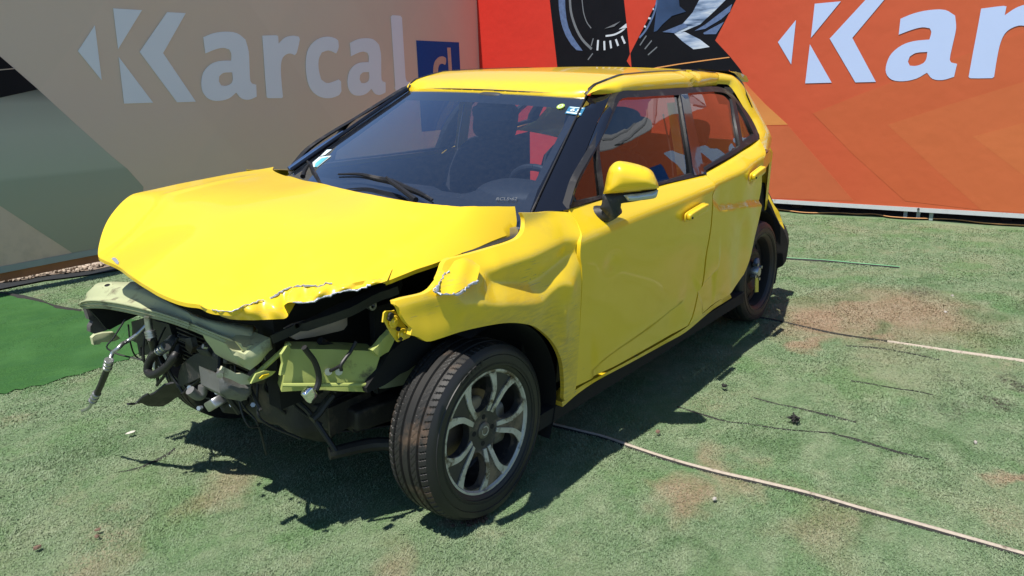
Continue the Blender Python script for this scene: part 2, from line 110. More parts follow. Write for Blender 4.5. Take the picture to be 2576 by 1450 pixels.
'rb_liner':[(-2.95,0.5888,0.7306),(-2.9687,0.6304,0.6506),(-2.9873,0.6615,0.5788),(-3.006,0.6834,0.532),(-3.022,0.716,0.4869),(-3.03,0.7358,0.4344),(-3.038,0.7428,0.3796),(-3.046,0.7375,0.288),(-3.046,0.721,0.2574),(-3.038,0.6897,0.2327),(-3.03,0.6545,0.2387),(-3.022,0.6344,0.324),(-3.006,0.6011,0.4321),(-2.9873,0.5779,0.4593),(-2.9687,0.5686,0.5155),(-2.95,0.5841,0.6211)],
'mudflap':[(-2.9,0.6933,0.273),(-2.9,0.7337,0.2712),(-2.9,0.7308,0.1739),(-2.9,0.7089,0.1628),(-2.9,0.6984,0.1677)],
'm_cap':[(-0.5574,0.8432,1.0611),(-0.5602,0.8469,1.0898),(-0.563,0.8507,1.1237),(-0.5673,0.8564,1.151),(-0.5744,0.8659,1.1668),(-0.5817,0.8756,1.1746),(-0.5904,0.8872,1.1765),(-0.6132,0.9175,1.1706),(-0.6322,0.943,1.1626),(-0.6502,0.967,1.1505),(-0.6582,0.9776,1.1391),(-0.6652,0.987,1.1193),(-0.6712,0.9949,1.0962),(-0.671,0.9946,1.0856),(-0.658,0.9773,1.0779),(-0.6291,0.9388,1.071),(-0.5913,0.8884,1.0649)],
'm_house':[(-0.5561,0.8415,1.061),(-0.5913,0.8884,1.0645),(-0.6291,0.9389,1.0703),(-0.658,0.9774,1.0773),(-0.6701,0.9935,1.0845),(-0.6683,0.991,1.0579),(-0.6641,0.9855,1.0503),(-0.6529,0.9705,1.0448),(-0.624,0.932,1.0346),(-0.5962,0.895,1.0276),(-0.5965,0.8953,1.02),(-0.5925,0.8899,0.9843),(-0.5875,0.8834,0.9777),(-0.5787,0.8716,0.9731),(-0.5708,0.8611,0.9795),(-0.5601,0.8468,0.9977),(-0.552,0.8361,1.0116),(-0.5555,0.8407,1.0257)],
'm_lamp':[(-0.599,0.8987,1.0604),(-0.6292,0.939,1.0678),(-0.6543,0.9724,1.0742),(-0.6699,0.9932,1.0809),(-0.6676,0.9901,1.0589),(-0.6628,0.9837,1.0514),(-0.6352,0.9469,1.0434),(-0.6098,0.9131,1.0407),(-0.6045,0.906,1.0481)],
'wip_blade':[(-0.2723,-0.2346,1.0531),(-0.2872,-0.1244,1.0621),(-0.2821,-0.0214,1.059),(-0.2763,0.0706,1.0555),(-0.2582,0.1714,1.0446),(-0.2431,0.2584,1.0354),(-0.2218,0.3412,1.0226)],
'wip_arm':[(-0.2729,0.0514,1.0593),(-0.2565,0.0913,1.0494),(-0.2321,0.1686,1.0346),(-0.1931,0.2862,1.011)],
'wip2_blade':[(-0.3245,-0.5017,1.0788),(-0.306,-0.4591,1.0677),(-0.2665,-0.3825,1.0438),(-0.2431,-0.3334,1.0296),(-0.2133,-0.2737,1.0115)],
'wip2_arm':[(-0.2968,-0.4582,1.0621),(-0.2646,-0.4428,1.0426),(-0.2318,-0.4155,1.0227)],
'st_green':[(-0.8253,0.4408,1.3293)],
'st_blue':[(-0.8292,0.4756,1.3317),(-0.8223,0.5436,1.3275),(-0.7768,0.555,1.3),(-0.7879,0.4837,1.3067)],
'st_c1':[(-0.4094,-0.599,1.0601),(-0.446,-0.5994,1.0823),(-0.4626,-0.5134,1.0923),(-0.3916,-0.5184,1.0493),(-0.3891,-0.5516,1.0478)],
'st_c2':[(-0.4512,-0.5983,1.0854),(-0.4876,-0.6054,1.1074),(-0.495,-0.5682,1.1119),(-0.4593,-0.5713,1.0903)],
'plate_txt':[(-0.2791,0.5288,1.028),(-0.2866,0.6032,1.0325)],
'seam1':[(-0.6712,0.2362),(-0.689,0.4819),(-0.7095,0.706),(-0.7153,0.7774),(-0.7052,0.9036),(-0.6956,1.078),(-0.7047,1.2822),(-0.7235,1.4389),(-0.7378,1.5964),(-0.7363,1.764),(-0.7419,1.9907),(-0.7443,2.2124),(-0.7381,2.3192)],
'seam2':[(-2.5793,0.6705),(-2.5945,0.7919),(-2.5598,1.0152),(-2.5261,1.1958),(-2.5265,1.4617),(-2.5397,1.706),(-2.5727,1.9319),(-2.5969,2.0694),(-2.6087,2.2477)],
'edge3':[(-4.2838,0.2968),(-4.2866,0.3583),(-4.3252,0.6092),(-4.3109,0.9),(-4.3314,1.1662)],
'wrinkle':[(-1.1781,0.8874),(-1.1594,1.0308),(-1.1476,1.1294),(-1.1719,1.2102),(-1.1955,1.3539),(-1.2644,1.5386)],
'lushtop':[(-0.1436,-4.6247),(-0.1758,-4.2164),(-0.2329,-3.915),(-0.2587,-3.6932),(-0.2598,-3.3523),(-0.3027,-3.1065),(-0.3822,-2.7283),(-0.4708,-2.2761)],
'lushbot':[(0.6696,-1.9418),(0.5658,-1.9453),(0.4051,-1.8896),(0.2185,-1.8749),(0.0003,-1.8985),(-0.2194,-1.9792),(-0.4702,-1.9882)],
'wr2':[(-1.8762,1.4426),(-1.889,1.5307),(-1.8949,1.629),(-1.9135,1.7113),(-1.9127,1.7847)],
'wr3':[(-1.4593,1.1242),(-1.4457,1.2239),(-1.4478,1.337),(-1.4316,1.4932),(-1.4221,1.5781)],
'wr4':[(-1.2529,1.5218),(-1.2516,1.601),(-1.2319,1.7005),(-1.2198,1.7938),(-1.2254,1.8801)],
'wr5':[(-2.3459,1.2974),(-2.3907,1.4406),(-2.3931,1.5879),(-2.3756,1.732)],
'smudge':[(-0.2298,1.3991),(-3.1836,1.0012),(-2.7705,1.3895),(-0.6552,1.768),(-4.0066,1.4103),(-2.5047,1.3891),(-3.3375,1.8234),(-1.0356,1.3257),(-1.2382,1.736),(-1.4064,1.8855)],
'tear':[(0.6052,-0.5928),(0.5471,-0.5633),(0.4908,-0.5655),(0.4276,-0.5778),(0.3678,-0.6115)],
'turfleft':[(-0.0686,-4.2453),(-0.2091,-4.3184),(-0.384,-4.3518),(-0.5642,-4.3757),(-0.7167,-4.3087),(-0.883,-4.263),(-1.0601,-4.2273),(-1.1929,-4.1909)],
'gravfront':[(-0.1685,-4.5683),(-0.2885,-4.5614),(-0.3923,-4.4967),(-0.58,-4.5366),(-0.7356,-4.4705),(-0.9332,-4.3795),(-1.1057,-4.3814),(-1.2385,-4.2857)],
'gravback':[(-0.2632,-4.8747),(-0.3859,-4.8598),(-0.5403,-4.7973),(-0.7466,-4.8609),(-0.8815,-4.7182),(-1.0498,-4.6509),(-1.1704,-4.5799),(-1.3586,-4.535)],
'cord':[(-6.5095,-0.8944),(-6.4734,-0.4766),(-6.4205,-0.167),(-6.5257,0.1257),(-6.5095,0.3376),(-6.5603,0.4775),(-6.4272,0.6542),(-6.4378,0.8422),(-6.573,1.1861),(-6.5229,1.4546),(-6.5361,1.7653),(-6.5557,2.0204)],
'clumpA':[(-1.2766,1.373)],
'clumpB':[(-1.4595,0.9882)],
'leafw':[(0.4199,-0.8792)],
'stones':[(0.9987,-0.2925),(0.8536,-0.201),(0.8363,-0.2351),(-0.8579,0.9554)],
'dirt':[(0.058,0.7498)],
'legs':[(-6.4798,0.7805),(-6.5185,0.8929),(-6.5569,1.0042)],
'debris':[(-3.6618,1.6019),(-3.2511,1.6276),(-0.5121,1.347),(-1.4665,1.9998)],
'moss':[(-2.29,2.065),(-1.9597,1.9979),(-2.1588,1.8096),(-1.749,1.8312)],
'stain':[(-2.6716,1.0548),(-3.0711,1.1997),(-3.1593,1.4419),(-3.2848,1.3301),(-3.0736,1.6873),(-2.7032,1.3705),(-3.2223,1.0066),(-2.3,1.1503),(-0.5096,1.2702),(-0.5713,1.6873),(-0.748,1.2941),(-1.2802,2.1496)],
'frames':[(0.2188,-4.1542,0),(-0.9986,-0.0526,0),(0.0526,-0.9986,0),(-6.414,-0.278,0),(-0.0433,0.9991,-0),(-0.9991,-0.0433,0)],
'L_arrow':[(1.2644,1.7702),(1.4305,1.9703),(1.4116,1.5468)],
'L_k1':[(1.6007,2.1076),(1.843,2.1085),(1.5872,1.792)],
'L_k2':[(1.5816,1.731),(1.8163,1.3578),(1.5628,1.3583)],
'L_k3':[(2.0657,2.1057),(2.241,2.1076),(1.974,1.7675),(2.2204,1.353),(2.0367,1.3538),(1.766,1.7735)],
'L_a':[(2.3811,1.9113),(2.4876,1.9493),(2.6142,1.9679),(2.7402,1.9587),(2.8238,1.9045),(2.8434,1.7969),(2.8311,1.6512),(2.8227,1.5319),(2.8367,1.5041),(2.8846,1.4904),(2.8731,1.3786),(2.7832,1.3532),(2.7006,1.3668),(2.6498,1.4231),(2.5668,1.3725),(2.4581,1.3524),(2.3575,1.3698),(2.3026,1.4328),(2.3002,1.5201),(2.3337,1.6066),(2.415,1.6762),(2.5121,1.7067),(2.6393,1.7132),(2.6486,1.7755),(2.6326,1.8106),(2.5714,1.8234),(2.4862,1.8076),(2.3793,1.771)],
'L_ac':[(2.6339,1.6059),(2.5377,1.6008),(2.4914,1.5709),(2.4805,1.5267),(2.5,1.4909),(2.552,1.4865),(2.6084,1.5072),(2.631,1.543)],
'L_r':[(3.0187,1.9471),(3.1812,1.9564),(3.2065,1.9499),(3.2014,1.8787),(3.2868,1.9376),(3.3881,1.9599),(3.4622,1.9529),(3.4711,1.9244),(3.4163,1.798),(3.3878,1.7725),(3.3151,1.7867),(3.2363,1.7475),(3.2016,1.6712),(3.188,1.5377),(3.1842,1.3682),(3.1704,1.3569),(3.0031,1.3618),(2.9883,1.3736),(2.9984,1.577),(3.0116,1.8)],
'L_c':[(3.9422,1.7972),(3.8403,1.8257),(3.7425,1.8038),(3.6933,1.7334),(3.6805,1.6334),(3.6999,1.5328),(3.7715,1.4954),(3.8559,1.5066),(3.9433,1.5305),(3.9749,1.5094),(3.9679,1.4052),(3.923,1.3645),(3.7792,1.3373),(3.6457,1.3615),(3.5485,1.4344),(3.5119,1.5544),(3.5197,1.7119),(3.5701,1.8399),(3.692,1.9312),(3.8306,1.9653),(3.9393,1.9549),(3.9865,1.9302),(3.9835,1.859)],
'L_a2':[(4.0732,1.4872)],
'L_l':[(4.8176,2.2157),(4.8457,2.2344),(4.9782,2.2352),(5.0029,2.2146),(4.9964,1.5432),(5.0125,1.4973),(5.0917,1.4849),(5.0909,1.3691),(4.9549,1.3377),(4.838,1.3635),(4.7947,1.4323),(4.8108,1.7454)],
'L_box':[(5.2272,1.9694),(6.0429,1.967)],
'L_boxl':[(5.798,1.9004),(5.865,1.9019),(5.8707,1.5858)],
'L_boxc':[(5.4894,1.6583),(5.669,1.7546)],
'L_panel':[(0.5572,0.9259),(1.1413,0.1861)],
'L_bot':[(0.4971,0.6089),(1.1404,0.1812)],
'L_black':[(0.6659,1.7697),(0.7084,1.7222),(0.7849,1.6387),(0.9211,1.4864),(0.7919,1.4602),(0.6534,1.4324),(0.601,1.4297)],
'L_line':[(0.6387,1.6274),(0.7882,1.6415),(0.7868,1.6344),(0.6374,1.6204)],
'L_green':[(0.601,1.4297),(0.6534,1.4324),(0.7919,1.4602),(0.9211,1.4864),(1.1438,1.2225),(1.3879,0.9428),(1.5023,0.8243),(1.6142,0.659),(1.523,0.1146),(0.9444,0.1951),(0.7385,0.419),(0.5059,0.6555),(0.4614,0.699)],
'L_end':[(6.4813,2.5143),(6.4977,1.6352)],
'R_arrow':[(-0.2894,1.7563),(-0.1283,1.9577),(-0.1242,1.5284)],
'R_k1':[(0.0346,2.1031),(0.2817,2.0963),(0.0406,1.7798)],
'R_k2':[(0.0343,1.716),(0.2937,1.3304),(0.0395,1.3334)],
'R_a':[(0.7769,1.4901),(1.3588,1.4653),(1.0666,1.955),(1.0507,1.3247)],
'R_r':[(1.4695,1.3395),(1.6561,1.3354),(1.4625,1.9381)],
'R_d1':[(-3.0926,2.4876),(-2.0765,2.3937),(-2.0676,2.3234),(-1.9855,1.7229),(-2.0264,1.6468),(-1.96,1.5597),(-1.9066,1.4973),(-2.97,1.5353),(-2.9846,1.6002)],
'R_d2':[(-1.6082,2.3504),(-1.6456,2.2863),(-1.9786,1.7286),(-1.96,1.5597),(-1.8926,1.4848),(-0.6368,1.441),(-0.6676,1.4975),(-0.7869,1.6355),(-0.9615,1.8131),(-0.75,2.2075),(-0.7174,2.2681)],
'R_line':[(-1.7704,1.5379),(-1.6365,1.561),(-1.3759,1.5887),(-1.063,1.6148),(-0.7986,1.6338),(-0.7888,1.6245),(-1.0625,1.6035),(-1.3756,1.5771),(-1.6362,1.5469),(-1.7566,1.5254)],
'R_yel':[(-0.7951,1.4997),(-0.5941,1.3419),(-0.3825,1.133),(-0.1309,0.9168),(-0.3697,0.9109),(-0.5377,0.9105),(-0.6986,1.1592)],
'R_ring':[(-2.9539,2.4503),(-2.9488,2.3027),(-2.9278,2.1775),(-2.8986,2.076),(-2.8462,1.973),(-2.7783,1.894),(-2.7105,1.8403),(-2.6279,1.7923),(-2.6882,1.7955),(-2.7637,1.8432)],
'R_ringo':[(-2.957,2.4506),(-2.9503,2.3028),(-2.9309,2.1777),(-2.9016,2.0762),(-2.8539,1.9734),(-2.7786,1.8691),(-2.7033,1.8025)],
'R_ringi':[(-2.8624,2.442),(-2.8584,2.2953),(-2.8434,2.1712),(-2.8143,2.0703),(-2.7697,1.9806),(-2.7024,1.8896),(-2.6204,1.7919)],
'R_arc1':[(-2.7944,2.4358),(-2.7814,2.2645),(-2.7451,2.1393),(-2.6861,2.0123),(-2.612,1.9091),(-2.4937,1.8038)],
'R_arc2':[(-2.6235,2.3723),(-2.6024,2.2259),(-2.5587,2.1136),(-2.5002,2.0427)],
'R_arc3':[(-2.3043,1.9415),(-2.1904,1.9499),(-2.0923,1.9852),(-2.0303,2.0283)],
'R_arc4':[(-1.6522,2.2869),(-1.6759,2.1755),(-1.7264,2.0649),(-1.7913,1.9653),(-1.8643,1.894)],
'R_t1':[(-2.4055,1.9029),(-2.4159,1.7849)],
'R_t2':[(-2.323,1.8858),(-2.3185,1.7823)],
'R_t3':[(-2.2441,1.8872),(-2.2295,1.7994)],
'R_t4':[(-2.1689,1.8971),(-2.1374,1.8209)],
'R_t5':[(-2.0919,1.9258),(-2.0493,1.8422)],
'R_t6':[(-2.4713,1.9251),(-2.501,1.8411)],
'R_t7':[(-1.7769,1.9119),(-1.8563,1.8111)],
'R_t8':[(-1.7091,1.8554),(-1.7946,1.7665)],
'R_t9':[(-1.6413,1.7816),(-1.753,1.6995)],
'R_t10':[(-1.7025,2.1913),(-1.6894,2.1937)],
'R_t11':[(-1.7563,2.1016),(-1.727,2.0937)],
'R_t12':[(-1.8056,2.0185),(-1.7853,2.0055)],
'R_t13':[(-2.4791,1.7538),(-2.5462,1.6826)],
'R_s1':[(-1.1309,2.2846),(-0.8158,2.2559),(-0.8718,2.2075),(-0.9858,2.109),(-1.1383,1.9887),(-1.3727,1.9149),(-1.4366,1.919),(-1.3133,2.0347),(-1.2289,2.1173)],
'R_s2':[(-1.4364,1.9133),(-1.3098,1.9221),(-1.1326,1.8323),(-1.0193,1.7475),(-1.1291,1.7366),(-1.2034,1.7327),(-1.3319,1.8216)],
'R_s3':[(-0.7885,2.1682),(-0.8083,2.0948),(-0.8991,2.0262),(-1.0754,1.94),(-1.1976,1.9259),(-1.0771,1.9843),(-0.9252,2.0825)],
'R_s4':[(-0.8682,1.9967),(-0.9071,1.9395),(-0.9522,1.8766),(-1.0854,1.8829),(-1.0982,1.8971),(-0.9792,1.9499)],
'R_s5':[(-1.6401,2.3309),(-1.3969,2.3088),(-1.3811,2.1963),(-1.304,2.1344),(-1.4671,2.1024),(-1.5811,2.02),(-1.645,1.9556),(-1.6844,1.9466)],
'R_s6':[(-1.5792,1.9397),(-1.3252,2.0131),(-1.2739,1.9759),(-1.4366,1.919)],
'R_s7':[(-2.1274,2.0054),(-2.0306,2.0636),(-2.026,2.0162)],
'R_s8':[(-2.3188,2.0243),(-2.1071,2.0927),(-2.1909,2.0394)],
'R_cA':[(0.1116,1.0319),(0.5833,1.2293),(2.0226,1.7872),(2.5756,1.9933),(2.9829,-0.7801),(1.9175,-0.9529),(1.8368,-0.6705),(1.0483,0.1803),(0.5247,0.6323)],
'R_cB':[(0.8224,0.918),(1.3515,1.1119),(1.8875,1.2938),(2.6425,1.5377),(2.9829,-0.7801),(2.6842,-0.8285),(1.6965,0.1364),(1.2693,0.5108)],
'R_cC':[(1.5495,0.8128),(1.9315,0.9382),(2.6939,1.1878),(2.9293,-0.4151),(1.9895,0.47)],
'R_low':[(-0.5989,0.9026),(-0.125,0.9039),(0.2515,0.5054),(0.5784,0.1517),(-0.7243,0.0858)],
'R_end':[(-4.1979,2.5108),(-4.2018,1.6161)],
'R_bot':[(-0.2511,0.1222),(2.0327,0.1219)],
'R_bot2':[(-0.2261,0.0833),(2.0375,0.0832)],
}
LN=0.05042
_c,_s=math.cos(LN),math.sin(LN)
def B(P):
    P=np.asarray(P,float); y,z=P[...,1],P[...,2]-.4
    return np.stack([P[...,0],y*_c+z*_s,.4+z*_c-y*_s],-1)
def S(x,z):
    z=np.asarray(z,float); return sum(S0(x,z+o_) for o_ in (-.010,-.005,0,.005,.010))/5
def S0(x,z):
    """undamaged half-width of the body side at (x,z), body frame"""
    x=np.asarray(x,float); z=np.asarray(z,float)
    zc=np.interp(x,[-3.,-2.3,-1.75,-1.53,-.43,.1,.6],[1.10,1.075,.995,.977,.926,.897,.87])
    zb=np.interp(x,[-3.,-2.4,-2.25,-1.50,-.41,.0,.6],[1.20,1.155,1.14,1.03,1.024,.975,.94])
    zt=np.interp(x,[-3,-2.5,-2.2,-1.2,-.8,.6],[1.37,1.38,1.385,1.385,1.375,1.37])
    lv=np.stack(np.broadcast_arrays(zc-.014,zc+.008,zb,zt,zt+.06,zt+.09,3.),-1)
    yv=np.array([.862,.857,.779,.606,.56,.50,.45])
    out=np.zeros(np.broadcast(x,z).shape); zz=np.broadcast_to(z,out.shape)
    tl=np.clip(zc-.014-zz,0,2); out[...]=yv[0]-.002*tl/.3-.040*(tl/.65)**2.2
    for k in range(len(yv)-1):
        a,b=lv[...,k],lv[...,k+1]
        t=np.clip((zz-a)/np.maximum(b-a,1e-6),0,1)
        out=np.where(zz>=a,yv[k]+(yv[k+1]-yv[k])*t,out)
    tt=np.clip((zz-zb)/np.maximum(zt-zb,.05),0,1); out=out+.024*4*tt*(1-tt)
    tap=np.interp(x,[-3.4,-3.0,-2.7,-2.3,-1.9,-.5,0.,.3,.5,.7],[.24,.13,.07,.028,.004,0,.006,.03,.07,.15])
    gh=np.clip((zz-1.02)/.35,0,1)*np.interp(x,[-3.,-2.6,-1.9,-1.2],[.10,.06,.015,0])
    return out-tap-gh
def linedist(x,z,pl):
    """signed distance (+ above) and param to polyline pl in (x,z)"""
    best=np.full(np.shape(x),9.); sg=np.zeros(np.shape(x)); par=np.zeros(np.shape(x))
    n=len(pl)-1
    for i in range(n):
        a=np.array(pl[i]); b=np.array(pl[i+1]); d=b-a; L=d@d
        t=np.clip(((x-a[0])*d[0]+(z-a[1])*d[1])/L,0,1)
        px,pz=a[0]+t*d[0],a[1]+t*d[1]; r=np.hypot(x-px,z-pz)
        m=r<best; best=np.where(m,r,best); sg=np.where(m,np.sign(z-pz),sg); par=np.where(m,(i+t)/n,par)
    return best*sg,par
def sst(a,b,t):
    t=np.clip((t-a)/(b-a),0,1); return t*t*(3-2*t)
def bump(x,z,cx,cz,rx,rz,a=0.):
    c,s=math.cos(a),math.sin(a); u=(x-cx)*c+(z-cz)*s; v=-(x-cx)*s+(z-cz)*c
    return np.exp(-(u/rx)**2-(v/rz)**2)
def tps_fit(P,V,lam=1e-6):
    P=np.asarray(P,float); n=len(P); r=np.hypot(P[:,None,0]-P[None,:,0],P[:,None,1]-P[None,:,1])
    Km=np.where(r>0,r*r*np.log(np.maximum(r,1e-9)),0)+lam*np.eye(n)
    Q=np.c_[np.ones(n),P]; A=np.block([[Km,Q],[Q.T,np.zeros((3,3))]])
    return P,np.linalg.solve(A,np.r_[V,0,0,0])
def tps(m,x,y):
    P,w=m; x=np.asarray(x,float); y=np.asarray(y,float)
    r=np.hypot(x[...,None]-P[:,0],y[...,None]-P[:,1]); U=np.where(r>0,r*r*np.log(np.maximum(r,1e-9)),0)
    n=len(P); return U@w[:n]+w[n]+w[n+1]*x+w[n+2]*y
# ---------------- helpers
def A(n): return np.array(D[n],float)
def link(o,parent=None):
    COL.objects.link(o)
    if parent is not None: o.parent=parent
    return o
def tag(o,label=None,cat=None,group=None,kind=None):
    if label: o['label']=label
    if cat: o['category']=cat
    if group: o['group']=group
    if kind: o['kind']=kind
    return o
def empty(name,loc,label,cat,group=None):
    o=bpy.data.objects.new(name,None); o.location=loc; o.empty_display_size=.2; link(o); return tag(o,label,cat,group)
def mk(name,V,F,mat,parent=None,smooth=True,sharp=None):
    me=bpy.data.meshes.new(name); me.from_pydata([tuple(map(float,v)) for v in V],[],[tuple(map(int,f)) for f in F])
    if mat is not None:
        for m in (mat if isinstance(mat,(list,tuple)) else [mat]): me.materials.append(m)
    if smooth:
        me.polygons.foreach_set('use_smooth',[True]*len(me.polygons))
        if sharp:
            bm=bmesh.new(); bm.from_mesh(me); lim=math.radians(sharp)
            bmesh.ops.split_edges(bm,edges=[e for e in bm.edges if len(e.link_faces)==2 and e.calc_face_angle(0)>lim]); bm.to_mesh(me); bm.free()
    me.update()
    o=bpy.data.objects.new(name,me); link(o,None)
    o.cycles.shadow_terminator_geometry_offset=0.; o.cycles.shadow_terminator_offset=0.
    if parent is not None:
        o.parent=parent; par=parent
        loc=Vector((0,0,0))
        while par is not None: loc+=par.location; par=par.parent
        if loc.length>0:
            me.transform(Matrix.Translation(-loc))
    return o
class MB:
    def __init__(s): s.V=[];s.F=[];s.M=[]
    def add(s,V,F,mi=0):
        n=len(s.V); s.V+= [tuple(v) for v in V]; s.F+=[tuple(i+n for i in f) for f in F]; s.M+=[mi]*len(F); return s
    def build(s,name,mat,parent=None,smooth=True,sharp=35,body=False):
        V=B(np.array(s.V)) if body else s.V
        o=mk(name,V,s.F,mat,parent,smooth,sharp)
        if any(s.M) and len(o.data.polygons)==len(s.M): o.data.polygons.foreach_set('material_index',s.M)
        return o
def resample(P,n=None,step=None,closed=False):
    P=np.asarray(P,float)
    if closed: P=np.vstack([P,P[:1]])
    L=np.r_[0,np.cumsum(np.linalg.norm(np.diff(P,axis=0),axis=1))]
    if n is None: n=max(2,int(round(L[-1]/step))+1)
    t=np.linspace(0,L[-1],n)
    Q=np.stack([np.interp(t,L,P[:,k]) for k in range(P.shape[1])],1)
    return Q[:-1] if closed else Q
def smooth_poly(P,closed=True,sub=4,corner=48):
    """Catmull-Rom through the points, corners kept sharp"""
    P=np.asarray(P,float); n=len(P); out=[]
    def crn(i):
        if not closed and (i==0 or i==n-1): return True
        a=P[i]-P[i-1]; b=P[(i+1)%n]-P[i]
        c=a@b/(np.linalg.norm(a)*np.linalg.norm(b)+1e-12); return math.degrees(math.acos(max(-1,min(1,c))))>corner
    cr=[crn(i) for i in range(n)]
    for i in range(n if closed else n-1):
        p1,p2=P[i],P[(i+1)%n]; L=np.linalg.norm(p2-p1)
        def tan(j,pa,pb):
            if cr[j]: return (p2-p1)
            t=pb-pa; return t/(np.linalg.norm(t)+1e-12)*L
        m1=tan(i,P[i-1],p2); m2=tan((i+1)%n,p1,P[(i+2)%n])
        for k in range(sub):
            t=k/sub; t2=t*t; t3=t2*t
            out.append((2*t3-3*t2+1)*p1+(t3-2*t2+t)*m1+(-2*t3+3*t2)*p2+(t3-t2)*m2)
    if not closed: out.append(P[-1])
    return np.array(out)
def inpoly(P,poly):
    x,y=P[:,0],P[:,1]; ins=np.zeros(len(P),bool); n=len(poly); j=n-1
    for i in range(n):
        xi,yi=poly[i]; xj,yj=poly[j]
        c=((yi>y)!=(yj>y))&(x<(xj-xi)*(y-yi)/(yj-yi+1e-15)+xi); ins^=c; j=i
    return ins
def segdist(P,poly):
    d=np.full(len(P),9.)
    for i in range(len(poly)):
        a=poly[i]; b=poly[(i+1)%len(poly)]; v=b-a; L=v@v+1e-15
        t=np.clip(((P-a)@v)/L,0,1); d=np.minimum(d,np.hypot(*(P-a-t[:,None]*v).T))
    return d
def fill(poly,sp,holes=()):
    """triangulated interior of a 2D outline: boundary + hex grid"""
    def sub(P):
        P=np.asarray(P,float); out=[]
        for i in range(len(P)):
            a,b=P[i],P[(i+1)%len(P)]; L=np.linalg.norm(b-a)
            if L<1e-5: continue
            k=max(1,int(round(L/sp))); out+=[a+(b-a)*j/k for j in range(k)]
        Q=[out[0]]
        for q in out[1:]:
            if np.linalg.norm(q-Q[-1])>min(.25*sp,.004): Q.append(q)
        if np.linalg.norm(Q[-1]-Q[0])<1e-5: Q.pop()
        return np.array(Q)
    loops=[sub(poly)]+[sub(h) for h in holes]
    lo,hi=loops[0].min(0),loops[0].max(0)
    xs=np.arange(lo[0],hi[0],sp); ys=np.arange(lo[1],hi[1],sp*.87)
    G=np.array([(x+(sp/2 if j%2 else 0),y) for j,y in enumerate(ys) for x in xs]).reshape(-1,2)
    if len(G):
        ok=inpoly(G,loops[0])
        for h in loops[1:]: ok&=~inpoly(G,h)
        G=G[ok]
        for l in loops:
            if len(G): G=G[segdist(G,l)>.5*sp]
    V=list(map(tuple,loops[0])); E=[]; st=0; V=[]
    for l in loops:
        n=len(l); E+=[(st+i,st+(i+1)%n) for i in range(n)]; V+=[tuple(v) for v in l]; st+=n
    V+=[tuple(g) for g in G]
    r=delaunay_2d_cdt([Vector(v) for v in V],E,[],0,1e-6)
    VV=np.array([tuple(v) for v in r[0]]); FF=np.array([f for f in r[2] if len(f)==3],int).reshape(-1,3)
    cen=VV[FF].mean(1); ok=inpoly(cen,loops[0])
    for h in loops[1:]: ok&=~inpoly(cen,h)
    FF=FF[ok]
    a,b,c=VV[FF[:,0]],VV[FF[:,1]],VV[FF[:,2]]
    s=(b[:,0]-a[:,0])*(c[:,1]-a[:,1])-(b[:,1]-a[:,1])*(c[:,0]-a[:,0])
    FF[s<0]=FF[s<0][:,::-1]; FF=FF[np.abs(s)>1e-12]
    return VV,FF
def bedges(F):
    c={}
    for f in F:
        for i in range(3):
            e=(f[i],f[(i+1)%3])
            if (e[1],e[0]) in c: del c[(e[1],e[0])]
            else: c[e]=1
    return list(c)
def shell(V3,F,off,mb=None,mi=0,full=False,edge=None):
    """front skin + turned-in rim; off = per-vertex (or single) inward vector"""
    mb=mb or MB(); V3=np.asarray(V3,float); off=np.broadcast_to(off,V3.shape)
    n0=len(mb.V); mb.add(V3,F,mi)
    be=bedges(F)
    if full:
        n=len(mb.V); mb.add(V3+off,[tuple(f[::-1]) for f in F],mi)
        mb.F+=[(n0+b,n0+a,n+a,n+b) for a,b in be]; mb.M+=[mi]*len(be)
    else:
        ids=sorted({i for e in be for i in e}); mp={v:len(mb.V)+k for k,v in enumerate(ids)}
        mb.V+=[tuple(V3[i]+off[i]) for i in ids]
        mb.F+=[(n0+b,n0+a,mp[a],mp[b]) for a,b in be]; mb.M+=[mi]*len(be)
    return mb
def side_panel(name,out,fn,sp,mat,parent,thick=.018,sgn=1,holes=(),full=False,smooth=True,off=0.):
    VV,FF=fill(out,sp,holes)
    y=fn(VV[:,0],VV[:,1])+off
    V3=np.stack([VV[:,0],sgn*y,VV[:,1]],1)
    F=FF if sgn<0 else FF[:,::-1]
    mb=shell(V3,F,np.array([0,-sgn*thick,0]),full=full)
    return mb.build(name,mat,parent,smooth,sharp=40,body=True)
def basis(P):
    c=P.mean(0); u,s,vt=np.linalg.svd(P-c); return c,vt[0],vt[1],vt[2]
def slab(P,thick,sp=None,body=True,toward=None,mb=None,bulge=0.,noise=0.,sm=False,mi=0):
    """solid plate whose front follows a (nearly) flat 3D outline"""
    P=np.asarray(P,float); c,e1,e2,n=basis(P)
    if toward is None: toward=np.array([.73,.68,.2])
    if n@toward<0: n=-n
    if np.cross(e1,e2)@n<0: e2=-e2
    q=np.stack([(P-c)@e1,(P-c)@e2],1); h=(P-c)@n
    if sm: q=smooth_poly(q)
    ext=np.ptp(q,0).max(); sp=sp or ext/12
    VV,FF=fill(q,sp)
    pw=P-c; qq=np.stack([pw@e1,pw@e2],1)
    A_=np.c_[np.ones(len(qq)),qq]; k=np.linalg.lstsq(A_,h,rcond=None)[0]
    hh=k[0]+VV@k[1:]
    if bulge:
        dd=segdist(VV,resample(q,step=sp,closed=True)); hh=hh+bulge*np.clip(dd/(.35*ext+1e-6),0,1)**.6
    if noise: hh=hh+noise*(np.sin(VV[:,0]*61+VV[:,1]*23)+np.sin(VV[:,1]*83-VV[:,0]*37+1.3))*.5
    V3=c+VV[:,:1]*e1+VV[:,1:]*e2+hh[:,None]*n
    return shell(V3,FF,-n*thick,mb=mb,full=True,mi=mi)
